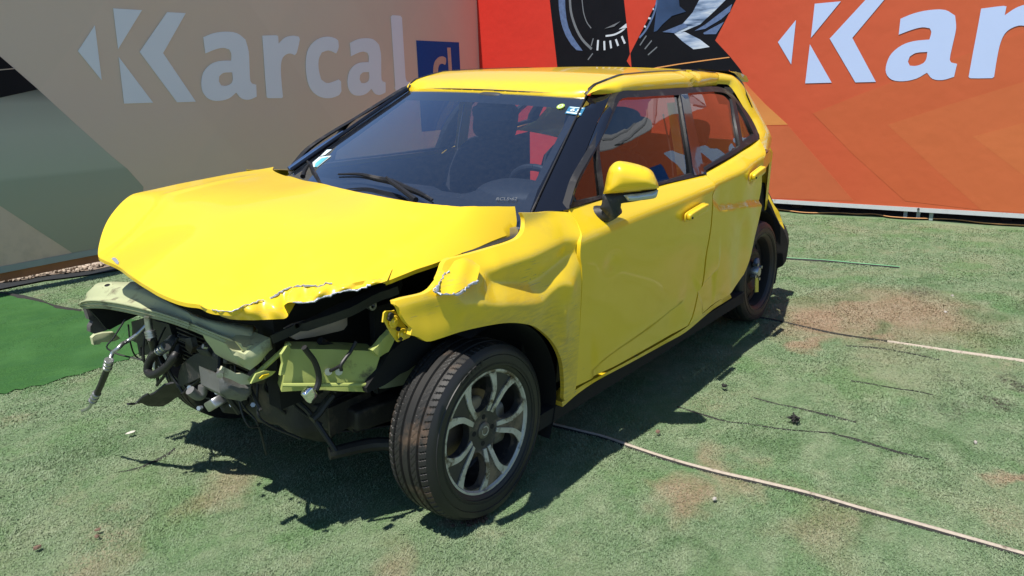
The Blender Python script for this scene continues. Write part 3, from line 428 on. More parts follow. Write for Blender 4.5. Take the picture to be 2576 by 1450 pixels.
def loft(PA,PB,n,m,bulge=None,mb=None,flip=False,mi=0):
    a=resample(PA,n=n); b=resample(PB,n=n); V=[]
    for j in range(m):
        t=j/(m-1); r=a*(1-t)+b*t
        if bulge is not None: r=r+np.asarray(bulge)*(4*t*(1-t))
        V.append(r)
    V=np.array(V).reshape(-1,3)
    F=[(j*n+i,j*n+i+1,(j+1)*n+i+1,(j+1)*n+i) for j in range(m-1) for i in range(n-1)]
    if flip: F=[f[::-1] for f in F]
    mb=mb or MB(); return mb.add(V,F,mi)
def tube(P,r,seg=10,mb=None,cap=True,mi=0,sm=True):
    P=np.asarray(P,float)
    if sm and len(P)>2: P=smooth_poly(P,closed=False,sub=5,corner=100)
    n=len(P); r=np.interp(np.arange(n),np.linspace(0,n-1,len(np.atleast_1d(r))),np.atleast_1d(r))
    T=np.gradient(P,axis=0); T/=np.linalg.norm(T,axis=1)[:,None]+1e-12
    up=np.array([0,0,1.]) if abs(T[0][2])<.9 else np.array([1.,0,0]); V=[]
    x=np.cross(T[0],up); x/=np.linalg.norm(x)
    for i in range(n):
        x=x-(x@T[i])*T[i]; x/=np.linalg.norm(x); y=np.cross(T[i],x)
        V+=[P[i]+r[i]*(math.cos(a)*x+math.sin(a)*y) for a in np.arange(seg)*2*math.pi/seg]
    F=[(i*seg+k,i*seg+(k+1)%seg,(i+1)*seg+(k+1)%seg,(i+1)*seg+k) for i in range(n-1) for k in range(seg)]
    if cap: F+=[tuple(range(seg))[::-1],tuple(range((n-1)*seg,n*seg))]
    mb=mb or MB(); return mb.add(V,F,mi)
def box(c,h,mb=None,R=None,mi=0):
    V=np.array([(sx*h[0],sy*h[1],sz*h[2]) for sx in (-1,1) for sy in (-1,1) for sz in (-1,1)],float)
    if R is not None: V=V@np.asarray(R).T
    V=V+np.asarray(c); F=[(0,1,3,2),(4,6,7,5),(0,4,5,1),(2,3,7,6),(0,2,6,4),(1,5,7,3)]
    mb=mb or MB(); return mb.add(V,F,mi)
def sbox(c,h,e=.35,R=None,mb=None,n=20,fn=None,mi=0):
    """rounded (superellipsoid) block"""
    u=np.linspace(-math.pi/2,math.pi/2,n); v=np.linspace(-math.pi,math.pi,2*n,endpoint=False)
    f=lambda w_: np.sign(w_)*np.abs(w_)**e
    U,Vv=np.meshgrid(u,v,indexing='ij')
    P=np.stack([h[0]*f(np.cos(U))*f(np.cos(Vv)),h[1]*f(np.cos(U))*f(np.sin(Vv)),h[2]*f(np.sin(U))],-1).reshape(-1,3)
    if fn is not None: P=fn(P)
    if R is not None: P=P@np.asarray(R).T
    P=P+np.asarray(c); m=2*n
    F=[(i*m+k,i*m+(k+1)%m,(i+1)*m+(k+1)%m,(i+1)*m+k) for i in range(n-1) for k in range(m)]
    mb=mb or MB(); return mb.add(P,F,mi)
def rotm(ax,a): return np.array(Matrix.Rotation(a,3,ax))
def cyl(c,axis,r,L,seg=20,mb=None,mi=0,r2=None):
    c=np.asarray(c,float); ax=np.asarray(axis,float); ax=ax/np.linalg.norm(ax)
    return tube([c-ax*L/2,c+ax*L/2],[r,r if r2 is None else r2],seg,mb,True,mi,False)
def lathe(prof,seg,mb=None,mi=0,closed=False):
    """profile (r,y) turned about the y axis"""
    P=np.asarray(prof,float); n=len(P); V=[]
    for k in range(seg):
        a=2*math.pi*k/seg; V+=[(r*math.sin(a),y,r*math.cos(a)) for r,y in P]
    F=[(k*n+i,((k+1)%seg)*n+i,((k+1)%seg)*n+i+1,k*n+i+1) for k in range(seg) for i in range(n-1)]
    mb=mb or MB(); return mb.add(V,F,mi)
# ---------------- materials
class N:
    def __init__(s,name):
        s.m=bpy.data.materials.new(name); s.m.use_nodes=True; s.t=s.m.node_tree; s.b=s.t.nodes['Principled BSDF']; s.out=s.t.nodes['Material Output']
    def n(s,t,**kw):
        x=s.t.nodes.new('ShaderNode'+t)
        for k,v in kw.items(): setattr(x,k,v)
        return x
    def l(s,a,b): s.t.links.new(a,b)
    def co(s,kind='Object'):
        if kind=='Position': return s.n('NewGeometry').outputs['Position']
        return s.n('TexCoord').outputs[kind]
    def map(s,v,scale=(1,1,1),rot=(0,0,0),loc=(0,0,0)):
        m=s.n('Mapping'); m.inputs['Scale'].default_value=scale; m.inputs['Rotation'].default_value=rot; m.inputs['Location'].default_value=loc; s.l(v,m.inputs[0]); return m.outputs[0]
    def noise(s,v,sc,det=3,rough=.55):
        x=s.n('TexNoise'); x.inputs['Scale'].default_value=sc; x.inputs['Detail'].default_value=det; x.inputs['Roughness'].default_value=rough; s.l(v,x.inputs['Vector']); return x.outputs['Fac']
    def ramp(s,f,a,b,ca=(0,0,0,1),cb=(1,1,1,1)):
        x=s.n('ValToRGB'); e=x.color_ramp.elements; e[0].position=a; e[1].position=b; e[0].color=ca; e[1].color=cb; s.l(f,x.inputs[0]); return x.outputs[0]
    def mix(s,f,a,b,mode='MIX'):
        x=s.n('Mix',data_type='RGBA',blend_type=mode)
        for k,v in ((0,f),(6,a),(7,b)):
            if isinstance(v,(int,float)): x.inputs[k].default_value=v
            elif isinstance(v,tuple): x.inputs[k].default_value=(*v[:3],1)
            else: s.l(v,x.inputs[k])
        return x.outputs[2]
    def math(s,op,a,b=0.):
        x=s.n('Math',operation=op)
        for k,v in ((0,a),(1,b)):
            if isinstance(v,(int,float)): x.inputs[k].default_value=v
            else: s.l(v,x.inputs[k])
        return x.outputs[0]
    def set(s,**kw):
        for k,v in kw.items():
            i=s.b.inputs[k.replace('_',' ')]
            if isinstance(v,(int,float)): i.default_value=v
            elif isinstance(v,tuple): i.default_value=(*v[:3],1) if len(v)==3 and i.type=='RGBA' else v
            else: s.l(v,i)
        return s
    def bump(s,h,st=.3,dist=.01):
        x=s.n('Bump'); x.inputs['Strength'].default_value=st; x.inputs['Distance'].default_value=dist; s.l(h,x.inputs['Height']); s.l(x.outputs[0],s.b.inputs['Normal'])
def plain(name,col,rough=.5,metal=0.,var=.15,sc=30,bump=0.,coat=0.,dirt=None,spec=.5):
    k=N(name); c=k.co(); f=k.noise(c,sc,4)
    a=tuple(max(0,v*(1-var)) for v in col); b_=tuple(min(1,v*(1+var)) for v in col)
    cc=k.mix(f,a,b_)
    if dirt:
        g=k.ramp(k.noise(c,dirt[1],6,.65),dirt[2],dirt[2]+.12); cc=k.mix(g,cc,dirt[0])
    k.set(Base_Color=cc,Roughness=rough,Metallic=metal,Coat_Weight=coat,Specular_IOR_Level=spec)
    if bump: k.bump(k.noise(c,sc*3,4),bump,.004)
    return k.m
def paint_yellow(name,dirty=0.):
    k=N(name); c=k.co(); p=k.co('Object')
    base=k.mix(k.noise(c,2.5,3),(.82,.555,.018),(.84,.58,.022))
    # fine scuffs along the car and road dirt
    sc=k.noise(k.map(c,(5,5,70),(0,.12,0)),3.,5,.7); scr=k.ramp(sc,.655-.07*dirty,.70-.07*dirty)
    msk=k.ramp(k.noise(c,4.5,3),.50-.08*dirty,.62-.06*dirty)
    sz_=k.n('SeparateXYZ'); k.l(c,sz_.inputs[0]); zm=k.n('MapRange'); zm.inputs[1].default_value=.90; zm.inputs[2].default_value=.80; k.l(sz_.outputs[2],zm.inputs[0])
    s_=k.math('MULTIPLY',k.math('MULTIPLY',scr,msk),k.math('ADD',.12,k.math('MULTIPLY',zm.outputs[0],.88))); base=k.mix(k.math('MULTIPLY',s_,.75*dirty),base,(.30,.24,.14))
    chip=k.math('MULTIPLY',k.ramp(k.noise(k.map(c,(1,1,1.6)),34,2),.735-.03*dirty,.75-.03*dirty),k.ramp(k.noise(c,3.1,2),.52,.6))
    base=k.mix(k.math('MULTIPLY',chip,.8*min(1,dirty)),base,(.14,.15,.18))
    dst=k.ramp(k.noise(c,7,6,.7),.52,.8); base=k.mix(k.math('MULTIPLY',dst,.28*dirty),base,(.33,.22,.09))
    if dirty>.5:
        # road dirt thrown up round the front wheel arch
        ln=k.n('VectorMath',operation='DISTANCE'); k.l(k.map(c,(1,0,1)),ln.inputs[0]); ln.inputs[1].default_value=(-.02,0,.30)
        m_=k.n('MapRange'); m_.inputs[1].default_value=.50; m_.inputs[2].default_value=.36; k.l(ln.outputs['Value'],m_.inputs[0])
        sp_=k.ramp(k.noise(k.map(c,(3,1,14),(0,.15,0)),6,6,.75),.40,.62); base=k.mix(k.math('MULTIPLY',k.math('MULTIPLY',m_.outputs[0],sp_),.6),base,(.30,.20,.07)); base=k.mix(k.math('MULTIPLY',m_.outputs[0],.22),base,(.40,.27,.08))
    k.set(Base_Color=base,Roughness=k.mix(dst,(.33,)*3,(.5,)*3),Coat_Weight=.65,Coat_Roughness=.045 if dirty<.5 else .12,Specular_IOR_Level=.4)
    k.bump(k.noise(c,900,1),.015,.0008)
    return k.m
def glass(name,tint,refl=1.,k_=1.9):
    k=N(name); t=k.t; t.nodes.remove(k.b)
    tr=k.n('BsdfTransparent'); tr.inputs[0].default_value=(*tint,1); gl=k.n('BsdfGlossy'); gl.inputs[0].default_value=(refl,refl,refl,1); gl.inputs['Roughness'].default_value=.0
    fr=k.n('Fresnel'); bf=k.n('NewGeometry').outputs['Backfacing']; k.l(k.math('ADD',1.52,k.math('MULTIPLY',bf,1/1.52-1.52)),fr.inputs['IOR']); mx=k.n('MixShader')
    f=k.math('MULTIPLY',fr.outputs[0],k_); k.l(f,mx.inputs[0]); k.l(tr.outputs[0],mx.inputs[1]); k.l(gl.outputs[0],mx.inputs[2])
    # a little dust on the pane
    df=k.n('BsdfDiffuse'); df.inputs[0].default_value=(.55,.52,.47,1); m2=k.n('MixShader')
    k.l(k.math('MULTIPLY',k.ramp(k.noise(k.co(),55,5,.7),.3,.95),.022),m2.inputs[0]); k.l(mx.outputs[0],m2.inputs[1]); k.l(df.outputs[0],m2.inputs[2]); k.l(m2.outputs[0],k.out.inputs[0])
    return k.m
# ---------------- turf, seams, gravel
def stains(k,p,blobs,soft=.5):
    """sum of soft stain spots at world positions (x,y,rx,ry,angle,weight)"""
    tot=None
    wob=k.n('TexNoise'); wob.inputs['Scale'].default_value=3.5; wob.inputs['Detail'].default_value=4; k.l(p,wob.inputs['Vector'])
    v=k.n('VectorMath',operation='MULTIPLY_ADD'); k.l(wob.outputs['Color'],v.inputs[0]); v.inputs[1].default_value=(.5,.5,0); k.l(p,v.inputs[2])
    for (x,y,rx,ry,a,wt) in blobs:
        m=k.n('Mapping',vector_type='TEXTURE'); m.inputs['Location'].default_value=(x+.25,y+.25,0); m.inputs['Rotation'].default_value=(0,0,a); m.inputs['Scale'].default_value=(rx,ry,1e6)
        k.l(v.outputs[0],m.inputs[0]); ln=k.n('VectorMath',operation='LENGTH'); k.l(m.outputs[0],ln.inputs[0])
        f=k.n('MapRange'); f.inputs[1].default_value=1.; f.inputs[2].default_value=1-soft*1.4; f.inputs[3].default_value=0; f.inputs[4].default_value=wt; k.l(ln.outputs['Value'],f.inputs[0])
        tot=f.outputs[0] if tot is None else k.math('MAXIMUM',tot,f.outputs[0])
    return tot
st=A('stain'); mo=A('moss'); dirt=A('dirt')[0]
BROWN=[(*st[0],.48,.34,.2,.95),(*st[1],.60,.48,.0,.8),(*st[2],.75,.55,.3,.85),(*st[3],.5,.35,0,.5),(*st[4],.5,.5,0,.45),(*st[5],.5,.22,.4,.8),(*st[6],.22,.2,0,.4),(*st[7],.16,.10,0,.85),
 (*st[8],.20,.13,.5,.75),(*st[9],.26,.17,.2,.4),(*st[10],.30,.10,.5,.55),(*st[11],.10,.06,0,.8),(*dirt,.075,.05,.4,1.),(1.15,.55,.35,.12,.6,.45),(1.0,.05,.25,.12,.3,.4),(.5,.9,.4,.09,.9,.5),(.45,-.15,.20,.13,.1,.5),(1.4,1.1,.3,.1,.9,.4)]
SMUDGE=[(*q,rx_,ry_,a_,.8) for q,(rx_,ry_,a_) in zip(A('smudge'),((.20,.07,.9),(.13,.30,1.2),(.10,.22,1.2),(.12,.06,.6),(.25,.12,.3),(.08,.12,1.),(.20,.12,.4),(.18,.12,.5),(.35,.05,1.35),(.3,.06,1.35)))]+[(.55,-.9,.3,.16,.4,.6),(1.2,-.5,.22,.10,.8,.6),(.9,.4,.16,.08,.2,.6),(1.55,.6,.3,.08,1.,.6),(-2.9,1.9,.4,.18,.9,.5)]
DARK=[(mo[0][0],mo[0][1],.16,.10,.6,.9),(mo[1][0],mo[1][1],.20,.09,.7,.95),(mo[2][0],mo[2][1],.16,.06,.6,.5),(mo[3][0],mo[3][1],.14,.1,.3,.45),(*dirt,.05,.035,.4,1.),(-4.35,.62,.25,.12,.2,.7),(-3.7,1.35,.25,.10,.2,.7),(-3.55,2.1,.3,.15,.2,.6),(.75,1.25,.16,.07,.9,.5)]
def turf(name,lush=False,blade=False):
    k=N(name); p=k.co('Position')
    big=k.noise(p,1.1,4,.6); mid=k.noise(k.map(p,(1,1.6,1)),6,4,.6); fine=k.noise(k.map(p,(1,1,1),(0,0,.4)),150,3,.7); vf=k.noise(p,420,2)
    if lush: c=k.mix(k.ramp(fine,.3,.7),(.012,.058,.012),(.052,.155,.036)); c=k.mix(k.math('MULTIPLY',k.ramp(mid,.42,.66),.8),c,(.028,.10,.028)); c=k.mix(k.math('MULTIPLY',k.ramp(k.noise(p,3.,4),.45,.65),.5),c,(.060,.165,.045))
    else:
        c=k.mix(k.ramp(fine,.32,.70),(.085,.150,.064),(.195,.270,.148)); c=k.mix(k.ramp(mid,.42,.70),c,(.212,.265,.155)); c=k.mix(k.math('MULTIPLY',k.ramp(big,.50,.68),.7),c,(.235,.25,.15))
        c=k.mix(k.math('MULTIPLY',k.ramp(k.noise(p,2.3,5,.6),.52,.62),.5),c,(.085,.19,.06))
        br=stains(k,p,BROWN); fm=k.ramp(fine,.25,.62); tex=k.math('MULTIPLY',br,k.math('ADD',.35,k.math('MULTIPLY',fm,.75)))
        c=k.mix(tex,c,k.mix(mid,(.24,.135,.08),(.37,.265,.19)))
        sp=k.math('MULTIPLY',k.ramp(k.noise(p,1.7,5,.7),.57,.70),k.ramp(fine,.4,.62)); c=k.mix(k.math('MULTIPLY',sp,.55),c,(.33,.235,.16))
        gs_=stains(k,p,SMUDGE); c=k.mix(k.math('MULTIPLY',gs_,k.math('ADD',.3,k.math('MULTIPLY',fine,.8))),c,(.065,.135,.048))
        dk=stains(k,p,DARK); dt=k.math('MULTIPLY',dk,k.ramp(k.noise(p,40,4,.7),.44,.56)); c=k.mix(dt,c,(.05,.045,.033))
    c=k.mix(k.math('MULTIPLY',vf,.12),c,(.04,.08,.04)) if not blade else c
    k.set(Base_Color=c,Roughness=.62 if blade else .85,Specular_IOR_Level=.5 if blade else .2)
    h=k.math('ADD',fine,k.math('MULTIPLY',vf,.6)); k.bump(h,.4 if not blade else .2,.010)
    if blade:
        wv=k.n('HueSaturation'); rnd=k.noise(p,1200,0); k.l(c,wv.inputs['Color']); k.l(k.math('ADD',.86,k.math('MULTIPLY',rnd,.42)),wv.inputs['Value']); k.l(wv.outputs[0],k.b.inputs['Base Color'])
    return k.m
M_TURF=turf('faded_turf'); M_LUSH=turf('lush_turf',True); M_BL=turf('turf_fibre',False,True); M_BLL=turf('lush_fibre',True,True)
def gz(x,y):
    """slight waves of the loosely laid turf"""
    return .006*np.sin(x*2.1+y*1.3)+.005*np.sin(y*3.7-x*.9)+.004*np.sin(x*5.3+y*4.1+1.)
gs,gn=[],0
xs=np.concatenate([[-60,-30,-15],np.arange(-9,6.01,.12),[10,25,60]]); ys=np.concatenate([[-60,-30,-12],np.arange(-5.4,6.01,.12),[12,30,60]])
X,Y=np.meshgrid(xs,ys,indexing='ij'); Z=gz(X,Y)-.008; ny=len(ys)
F=[(i*ny+j,(i+1)*ny+j,(i+1)*ny+j+1,i*ny+j+1) for i in range(len(xs)-1) for j in range(ny-1)]
tag(mk('ground',np.stack([X,Y,Z],-1).reshape(-1,3),F,M_TURF),kind='structure')
def strip_ground(name,outline,mat,lift,sp=.1):
    VV,FF=fill(outline,sp); z=gz(VV[:,0],VV[:,1])-.008+lift
    return tag(mk(name,np.c_[VV,z],FF,mat),kind='structure')
lt,lb=A('lushtop'),A('lushbot')
lb2=resample(smooth_poly(lb,False),step=.04); lb2=lb2+RNG.normal(0,.022,lb2.shape); lush=np.vstack([smooth_poly(lt,False),lb2[::-1]])
strip_ground('lush_turf_strip',lush,M_LUSH,.006)
M_BLACK=plain('black_cloth_shade',(.012,.014,.015),.9,var=.3,sc=60,bump=.4)
M_EDGE=plain('pale_turf_backing',(.42,.36,.29),.85,var=.25,sc=70,bump=.5,dirt=((.12,.09,.06),22,.58))
M_GREENE=plain('bright_turf_edge',(.13,.34,.16),.7,var=.2,sc=50)
M_DKE=plain('dark_turf_edge',(.022,.022,.02),.9,var=.4,sc=80,bump=.4)
def ribbon(name,line,wd,mat,lift=.006,kind='structure',curl=.0,wob=.25,seed=1):
    P=smooth_poly(line,False,8,100); P=resample(P,step=.025); T=np.gradient(P,axis=0); T/=np.linalg.norm(T,axis=1)[:,None]; Nn=np.stack([-T[:,1],T[:,0]],1)
    r=np.random.default_rng(seed); n=len(P); ww=np.interp(np.arange(n),np.linspace(0,n-1,len(np.atleast_1d(wd))),np.atleast_1d(wd)); j=np.convolve(r.normal(0,1,n+8),np.ones(9)/9,'valid')*wob*2+1
    V=[];m=5
    for k,s in enumerate(np.linspace(-.5,.5,m)):
        q=P+Nn*(ww*j*s)[:,None]; z=gz(q[:,0],q[:,1])-.008+lift+curl*(1-(2*s)**2)*(.6+.6*j)+ (0 if abs(s)<.5 else -.01)
        V.append(np.c_[q,z])
    V=np.array(V).reshape(-1,3); F=[(a*n+i,a*n+i+1,(a+1)*n+i+1,(a+1)*n+i) for a in range(m-1) for i in range(n-1)]
    return tag(mk(name,V,F,mat),kind=kind)
ribbon('turf_seam',A('seam1'),[.018,.017,.019,.020,.020],M_EDGE,.0105,curl=.0)
s1=A('seam1'); ribbon('seam_painted_shadow',s1+np.array([.012,.007]),.008,M_DKE,.008,wob=.6,seed=4)  # dark ribbon paints the shadow beside the seam
s2=A('seam2'); ribbon('turf_seam',s2[4:],[.008,.018,.020,.020],M_EDGE,.0105,curl=.0,seed=2); ribbon('seam_gap',s2[:6],[.01,.016,.014,.008],M_DKE,.009,wob=.6,seed=5)
ribbon('raised_turf_edge',A('edge3'),[.016,.020,.020,.018,.003],M_GREENE,.009,curl=.003,seed=3); ribbon('raised_edge_gap',A('edge3')+np.array([.026,.0]),[.015,.025,.02,.012,.003],M_DKE,.012,seed=6)
ribbon('turf_wrinkle',A('wrinkle'),[.008,.012,.008,.010,.003],M_DKE,.006,wob=.9,seed=7)
for i_,w_ in enumerate(('wr2','wr3','wr4','wr5')): ribbon('turf_wrinkle',A(w_),[.003,.010,.004,.011,.003],M_DKE,.0055,wob=1.1,seed=20+i_)
ribbon('turf_tear',A('tear'),[.003,.010,.012,.006],M_DKE,.005,wob=.9,seed=8)
ribbon('strip_edge',A('lushtop')[1:6],[.012,.03,.02,.035,.03],M_DKE,.016,wob=.8,seed=9)
# black cloth and gravel bed along the left sign
tl,gf,gb=A('turfleft'),A('gravfront'),A('gravback')
def at(poly,n=40): return resample(smooth_poly(poly,False,6,100),n=n)
ext=lambda P: np.vstack([P,P[-1]+A('frames')[1][:2]*5.2])
tl,gf,gb=ext(tl),ext(gf),ext(gb); tl[-1,1]-=.3; gf[-1,1]-=.3
strip_ground('cloth_shade_strip',np.vstack([at(tl),at(gf-np.array([0,.25]))[::-1]]),M_BLACK,.014,.08)
M_SOIL=plain('dusty_soil',(.20,.155,.12),.95,var=.35,sc=40,bump=.8)
back=at(gb)-np.array([0,2.5])
strip_ground('gravel_bed',np.vstack([at(gf),back[::-1]]),M_SOIL,.018,.12)
mb=MB(); g0,g1=at(gf,200),at(gb,200)
ico=[(0,0,1),(.89,0,.45),(.28,.85,.45),(-.72,.53,.45),(-.72,-.53,.45),(.28,-.85,.45),(.72,.53,-.45),(-.28,.85,-.45),(-.89,0,-.45),(-.28,-.85,-.45),(.72,-.53,-.45),(0,0,-1)]
icf=[(0,1,2),(0,2,3),(0,3,4),(0,4,5),(0,5,1),(1,6,2),(2,7,3),(3,8,4),(4,9,5),(5,10,1),(6,7,2),(7,8,3),(8,9,4),(9,10,5),(10,6,1),(11,7,6),(11,8,7),(11,9,8),(11,10,9),(11,6,10)]
def rock(c,s):
    V=np.array(ico)*np.random.default_rng(int(abs(c[0]*9999+c[1]*777))).uniform(.65,1.15,(12,1))*np.array([s,s*random.uniform(.6,1),s*random.uniform(.45,.8)])
    return V@rotm('Z',random.uniform(0,6.3)).T@rotm('X',random.uniform(-.4,.4)).T+np.array(c)
for _ in range(1500):
    i=int(200*random.random()**1.5); t=random.uniform(-.04,1.5)
    p=g0[i]*(1-t)+g1[i]*t; mb.add(rock((p[0],p[1],random.uniform(.012,.03)),random.uniform(.012,.034)),icf)
M_ROCK=plain('grey_gravel',(.42,.34,.27),.9,var=.35,sc=14,bump=.5)
tag(mb.build('gravel',M_ROCK,smooth=False),kind='stuff')
# ---------------- turf fibres (short, uneven): one object
def fibres(name,mat,test,n,seed):
    r=np.random.default_rng(seed); c=np.array(cam.matrix_world.translation)[:2]
    # denser near the camera
    rad=.8+ (r.random(n)**1.3)*8.7; Ct=np.array(cam.matrix_world)[:3,2]; a0=math.atan2(-Ct[1],-Ct[0]); ang=a0+r.choice([1,1,1,1.7],n)*r.uniform(-.72,.72,n)
    P=c+np.stack([np.cos(ang),np.sin(ang)],1)*rad[:,None]; P=P[test(P)]; n=len(P)
    h=r.uniform(.003,.009,n)*np.clip(.7+.3*np.sin(P[:,0]*7)*np.sin(P[:,1]*9),.4,1.2); a=r.uniform(0,6.28,n); lean=r.uniform(.6,2.2,n)
    wd=np.clip(np.hypot(*(P-c).T)*.0007,.0011,.004); base=np.c_[P,gz(P[:,0],P[:,1])-.006]
    dx,dy=np.cos(a),np.sin(a); px,py=-dy*wd,dx*wd
    tipd=lean*h; V=np.empty((n,3,3)); V[:,0]=base+np.c_[px,py,np.zeros(n)]; V[:,1]=base-np.c_[px,py,np.zeros(n)]; V[:,2]=base+np.c_[dx*tipd,dy*tipd,h]
    me=bpy.data.meshes.new(name); me.vertices.add(3*n); me.vertices.foreach_set('co',V.ravel()); me.loops.add(3*n); me.loops.foreach_set('vertex_index',np.arange(3*n)); me.polygons.add(n); me.polygons.foreach_set('loop_start',np.arange(n)*3); me.materials.append(mat); me.update(); me.validate()
    return tag(link(bpy.data.objects.new(name,me)),kind='stuff')
keep_out=[at(gf),back]
bed=np.vstack([at(tl)+np.array([0,.02]),back[::-1]])
fibres('turf_fibres',M_BL,lambda P:~inpoly(P,lush)&~inpoly(P,bed)&(P[:,0]>-6.34),1150000,3)
fibres('lush_fibres',M_BLL,lambda P:inpoly(P+np.random.default_rng(5).normal(0,.10,P.shape),lush)&~inpoly(P,bed),650000,4)
# ---------------- small things on the turf
def wire_clump(loc,r,label):
    mb=MB(); rr=random.Random(int(loc[0]*100)+5)
    for _ in range(26):
        pts=[np.array([loc[0]+rr.gauss(0,r*.45),loc[1]+rr.gauss(0,r*.45),max(.004,r*.5+rr.gauss(0,r*.35))]) for _ in range(4)]; tube(pts,.0022,5,mb)
    sbox((loc[0],loc[1],r*.35),(r*.4,r*.35,r*.32),.8,mb=mb,n=8)
    tag(mb.build('wire_clump',M_DKE),label,'debris','clumps of black debris on the turf')
ca=A('clumpA')[0]; cb=A('clumpB')[0]
wire_clump(ca,.022,'larger tangled clump of black wire bits lying alone on the pale turf'); wire_clump(cb,.012,'smaller clump of black bits near the tip of the mirror shadow')
M_LEAF=plain('dry_leaf',(.62,.58,.50),.7,var=.2,sc=60)
lw=A('leafw')[0]; q=np.array([(-.022,0),(-.008,.010),(.012,.010),(.024,0),(.010,-.009),(-.010,-.010)]); mb=slab(np.c_[q+lw,.012+.004*np.array([1,0,0,1.5,0,0])],.001,body=False,toward=np.array([0,0,1.]))
tag(mb.build('leaf',M_LEAF),'small pale dry leaf on the turf before the car\'s dark shadow','leaf')
M_PEB=plain('brown_pebble',(.16,.10,.07),.9,var=.3,sc=40); M_PEBL=plain('pale_pebble',(.38,.35,.31),.9,var=.3,sc=40)
stn=A('stones'); names=['brown pebble nearest the bottom left corner of the turf','upper of two brown pebbles lying close together on the turf','lower of two brown pebbles lying close together on the turf','reddish pebble on the turf right of the front wheel']
for p_,nm,sz in zip(stn,names,(.014,.010,.012,.012)):
    tag(MB().add(rock((p_[0],p_[1],sz*.5),sz),icf).build('pebble',M_PEB,smooth=False),nm,'pebble','pebbles on the turf')
for p_,nm in zip(A('debris'),['white pebble beyond the brown stain by the far seam','white pebble on the brown stained turf','pale pebble on the front turf near the brown patch','pale pebble on the turf beside the wrinkle line']):
    tag(MB().add(rock((p_[0],p_[1],.006),.012),icf).build('pebble',M_PEBL,smooth=False),nm,'pebble','pebbles on the turf')
# lump of soil by the tyre
mb=MB()
for _ in range(60):
    a=random.uniform(0,6.28); r_=abs(random.gauss(0,.5)); mb.add(rock((dirt[0]+.06*r_*math.cos(a),dirt[1]+.04*r_*math.sin(a),.006),random.uniform(.004,.011)),icf)
tag(mb.build('soil_lump',plain('damp_soil',(.05,.03,.02),.95,var=.4,sc=60),smooth=False),'crumbled lump of dark soil on the turf under the front tyre','soil')
cord=A('cord'); mb=tube(np.c_[cord,np.full(len(cord),.012)+gz(cord[:,0],cord[:,1])],.005,8)
tag(mb.build('extension_cord',plain('orange_cord',(.62,.30,.12),.6)),'thin orange cord lying along the turf edge under the right signboard','cord')
cl2=resample(smooth_poly(cord,False,5,100),n=50); strip_ground('cloth_shade_strip',np.vstack([cl2,(cl2+np.array([-1.6,0]))[::-1]]),M_BLACK,.012,.12)  # black strip added to darken the sunlit ground beneath the sign
# ---------------- signboards
oL,uL,nL,oR,uR,nR=A('frames'); nL=-nL; nR=-nR
def fr3(o,u,n,P,lift): P=np.asarray(P,float); return o+P[:,:1]*u+np.c_[np.zeros((len(P),2)),P[:,1]]+n*lift
def facing(o,u,n): return np.cross(u,[0,0,1])@n>0
def printed(name,P,o,u,n,lift,mat,parent,holes=(),sp=None,label=None,th=.0014,sm=False,corner=40):
    P=np.asarray(P,float)
    if sm: P=smooth_poly(P,True,3,corner)
    VV,FF=fill(P,sp or max(.03,np.ptp(P,0).max()/9),[smooth_poly(np.asarray(h,float),True,3,corner) if sm else np.asarray(h,float) for h in holes])
    V3=fr3(o,u,n,VV,lift)
    if not facing(o,u,n): FF=FF[:,::-1]
    ob=shell(V3,FF,-n*th).build(name,mat,parent,smooth=False)
    if label: ob['label']=label
    return ob
def sheet(name,col_fn,rough=.55,weave=True):
    k=N(name); p=k.co('Object'); col_fn(k,p); k.set(Roughness=rough,Specular_IOR_Level=.2)
    b_=k.noise(p,2.2,3); wv=k.noise(p,900,1); k.bump(k.math('ADD',k.math('MULTIPLY',b_,6.),k.math('MULTIPLY',wv,.05)),.05,.05)
    return k.m
def wcoord(k,p,u):
    d=k.n('VectorMath',operation='DOT_PRODUCT'); k.l(p,d.inputs[0]); d.inputs[1].default_value=tuple(u); return d.outputs['Value']
def zcoord(k,p):
    s_=k.n('SeparateXYZ'); k.l(p,s_.inputs[0]); return s_.outputs[2]
def grad(k,f,stops):
    x=k.n('ValToRGB'); e=x.color_ramp.elements
    while len(e)<len(stops): e.new(.5)
    for q,(ps,c) in zip(e,stops): q.position=ps; q.color=(*c,1)
    k.l(f,x.inputs[0]); return x.outputs[0]
def rng(k,f,a,b):
    m=k.n('MapRange'); m.inputs[1].default_value=a; m.inputs[2].default_value=b; k.l(f,m.inputs[0]); return m.outputs[0]
def bands(k,p,u,slope,period,soft,off=0.):
    a=wcoord(k,p,u); z=zcoord(k,p); s_=k.math('ADD',a,k.math('MULTIPLY',z,slope)); s_=k.math('ADD',s_,off)
    f=k.math('FRACT',k.math('DIVIDE',s_,period)); return k.ramp(f,.5-soft,.5+soft)
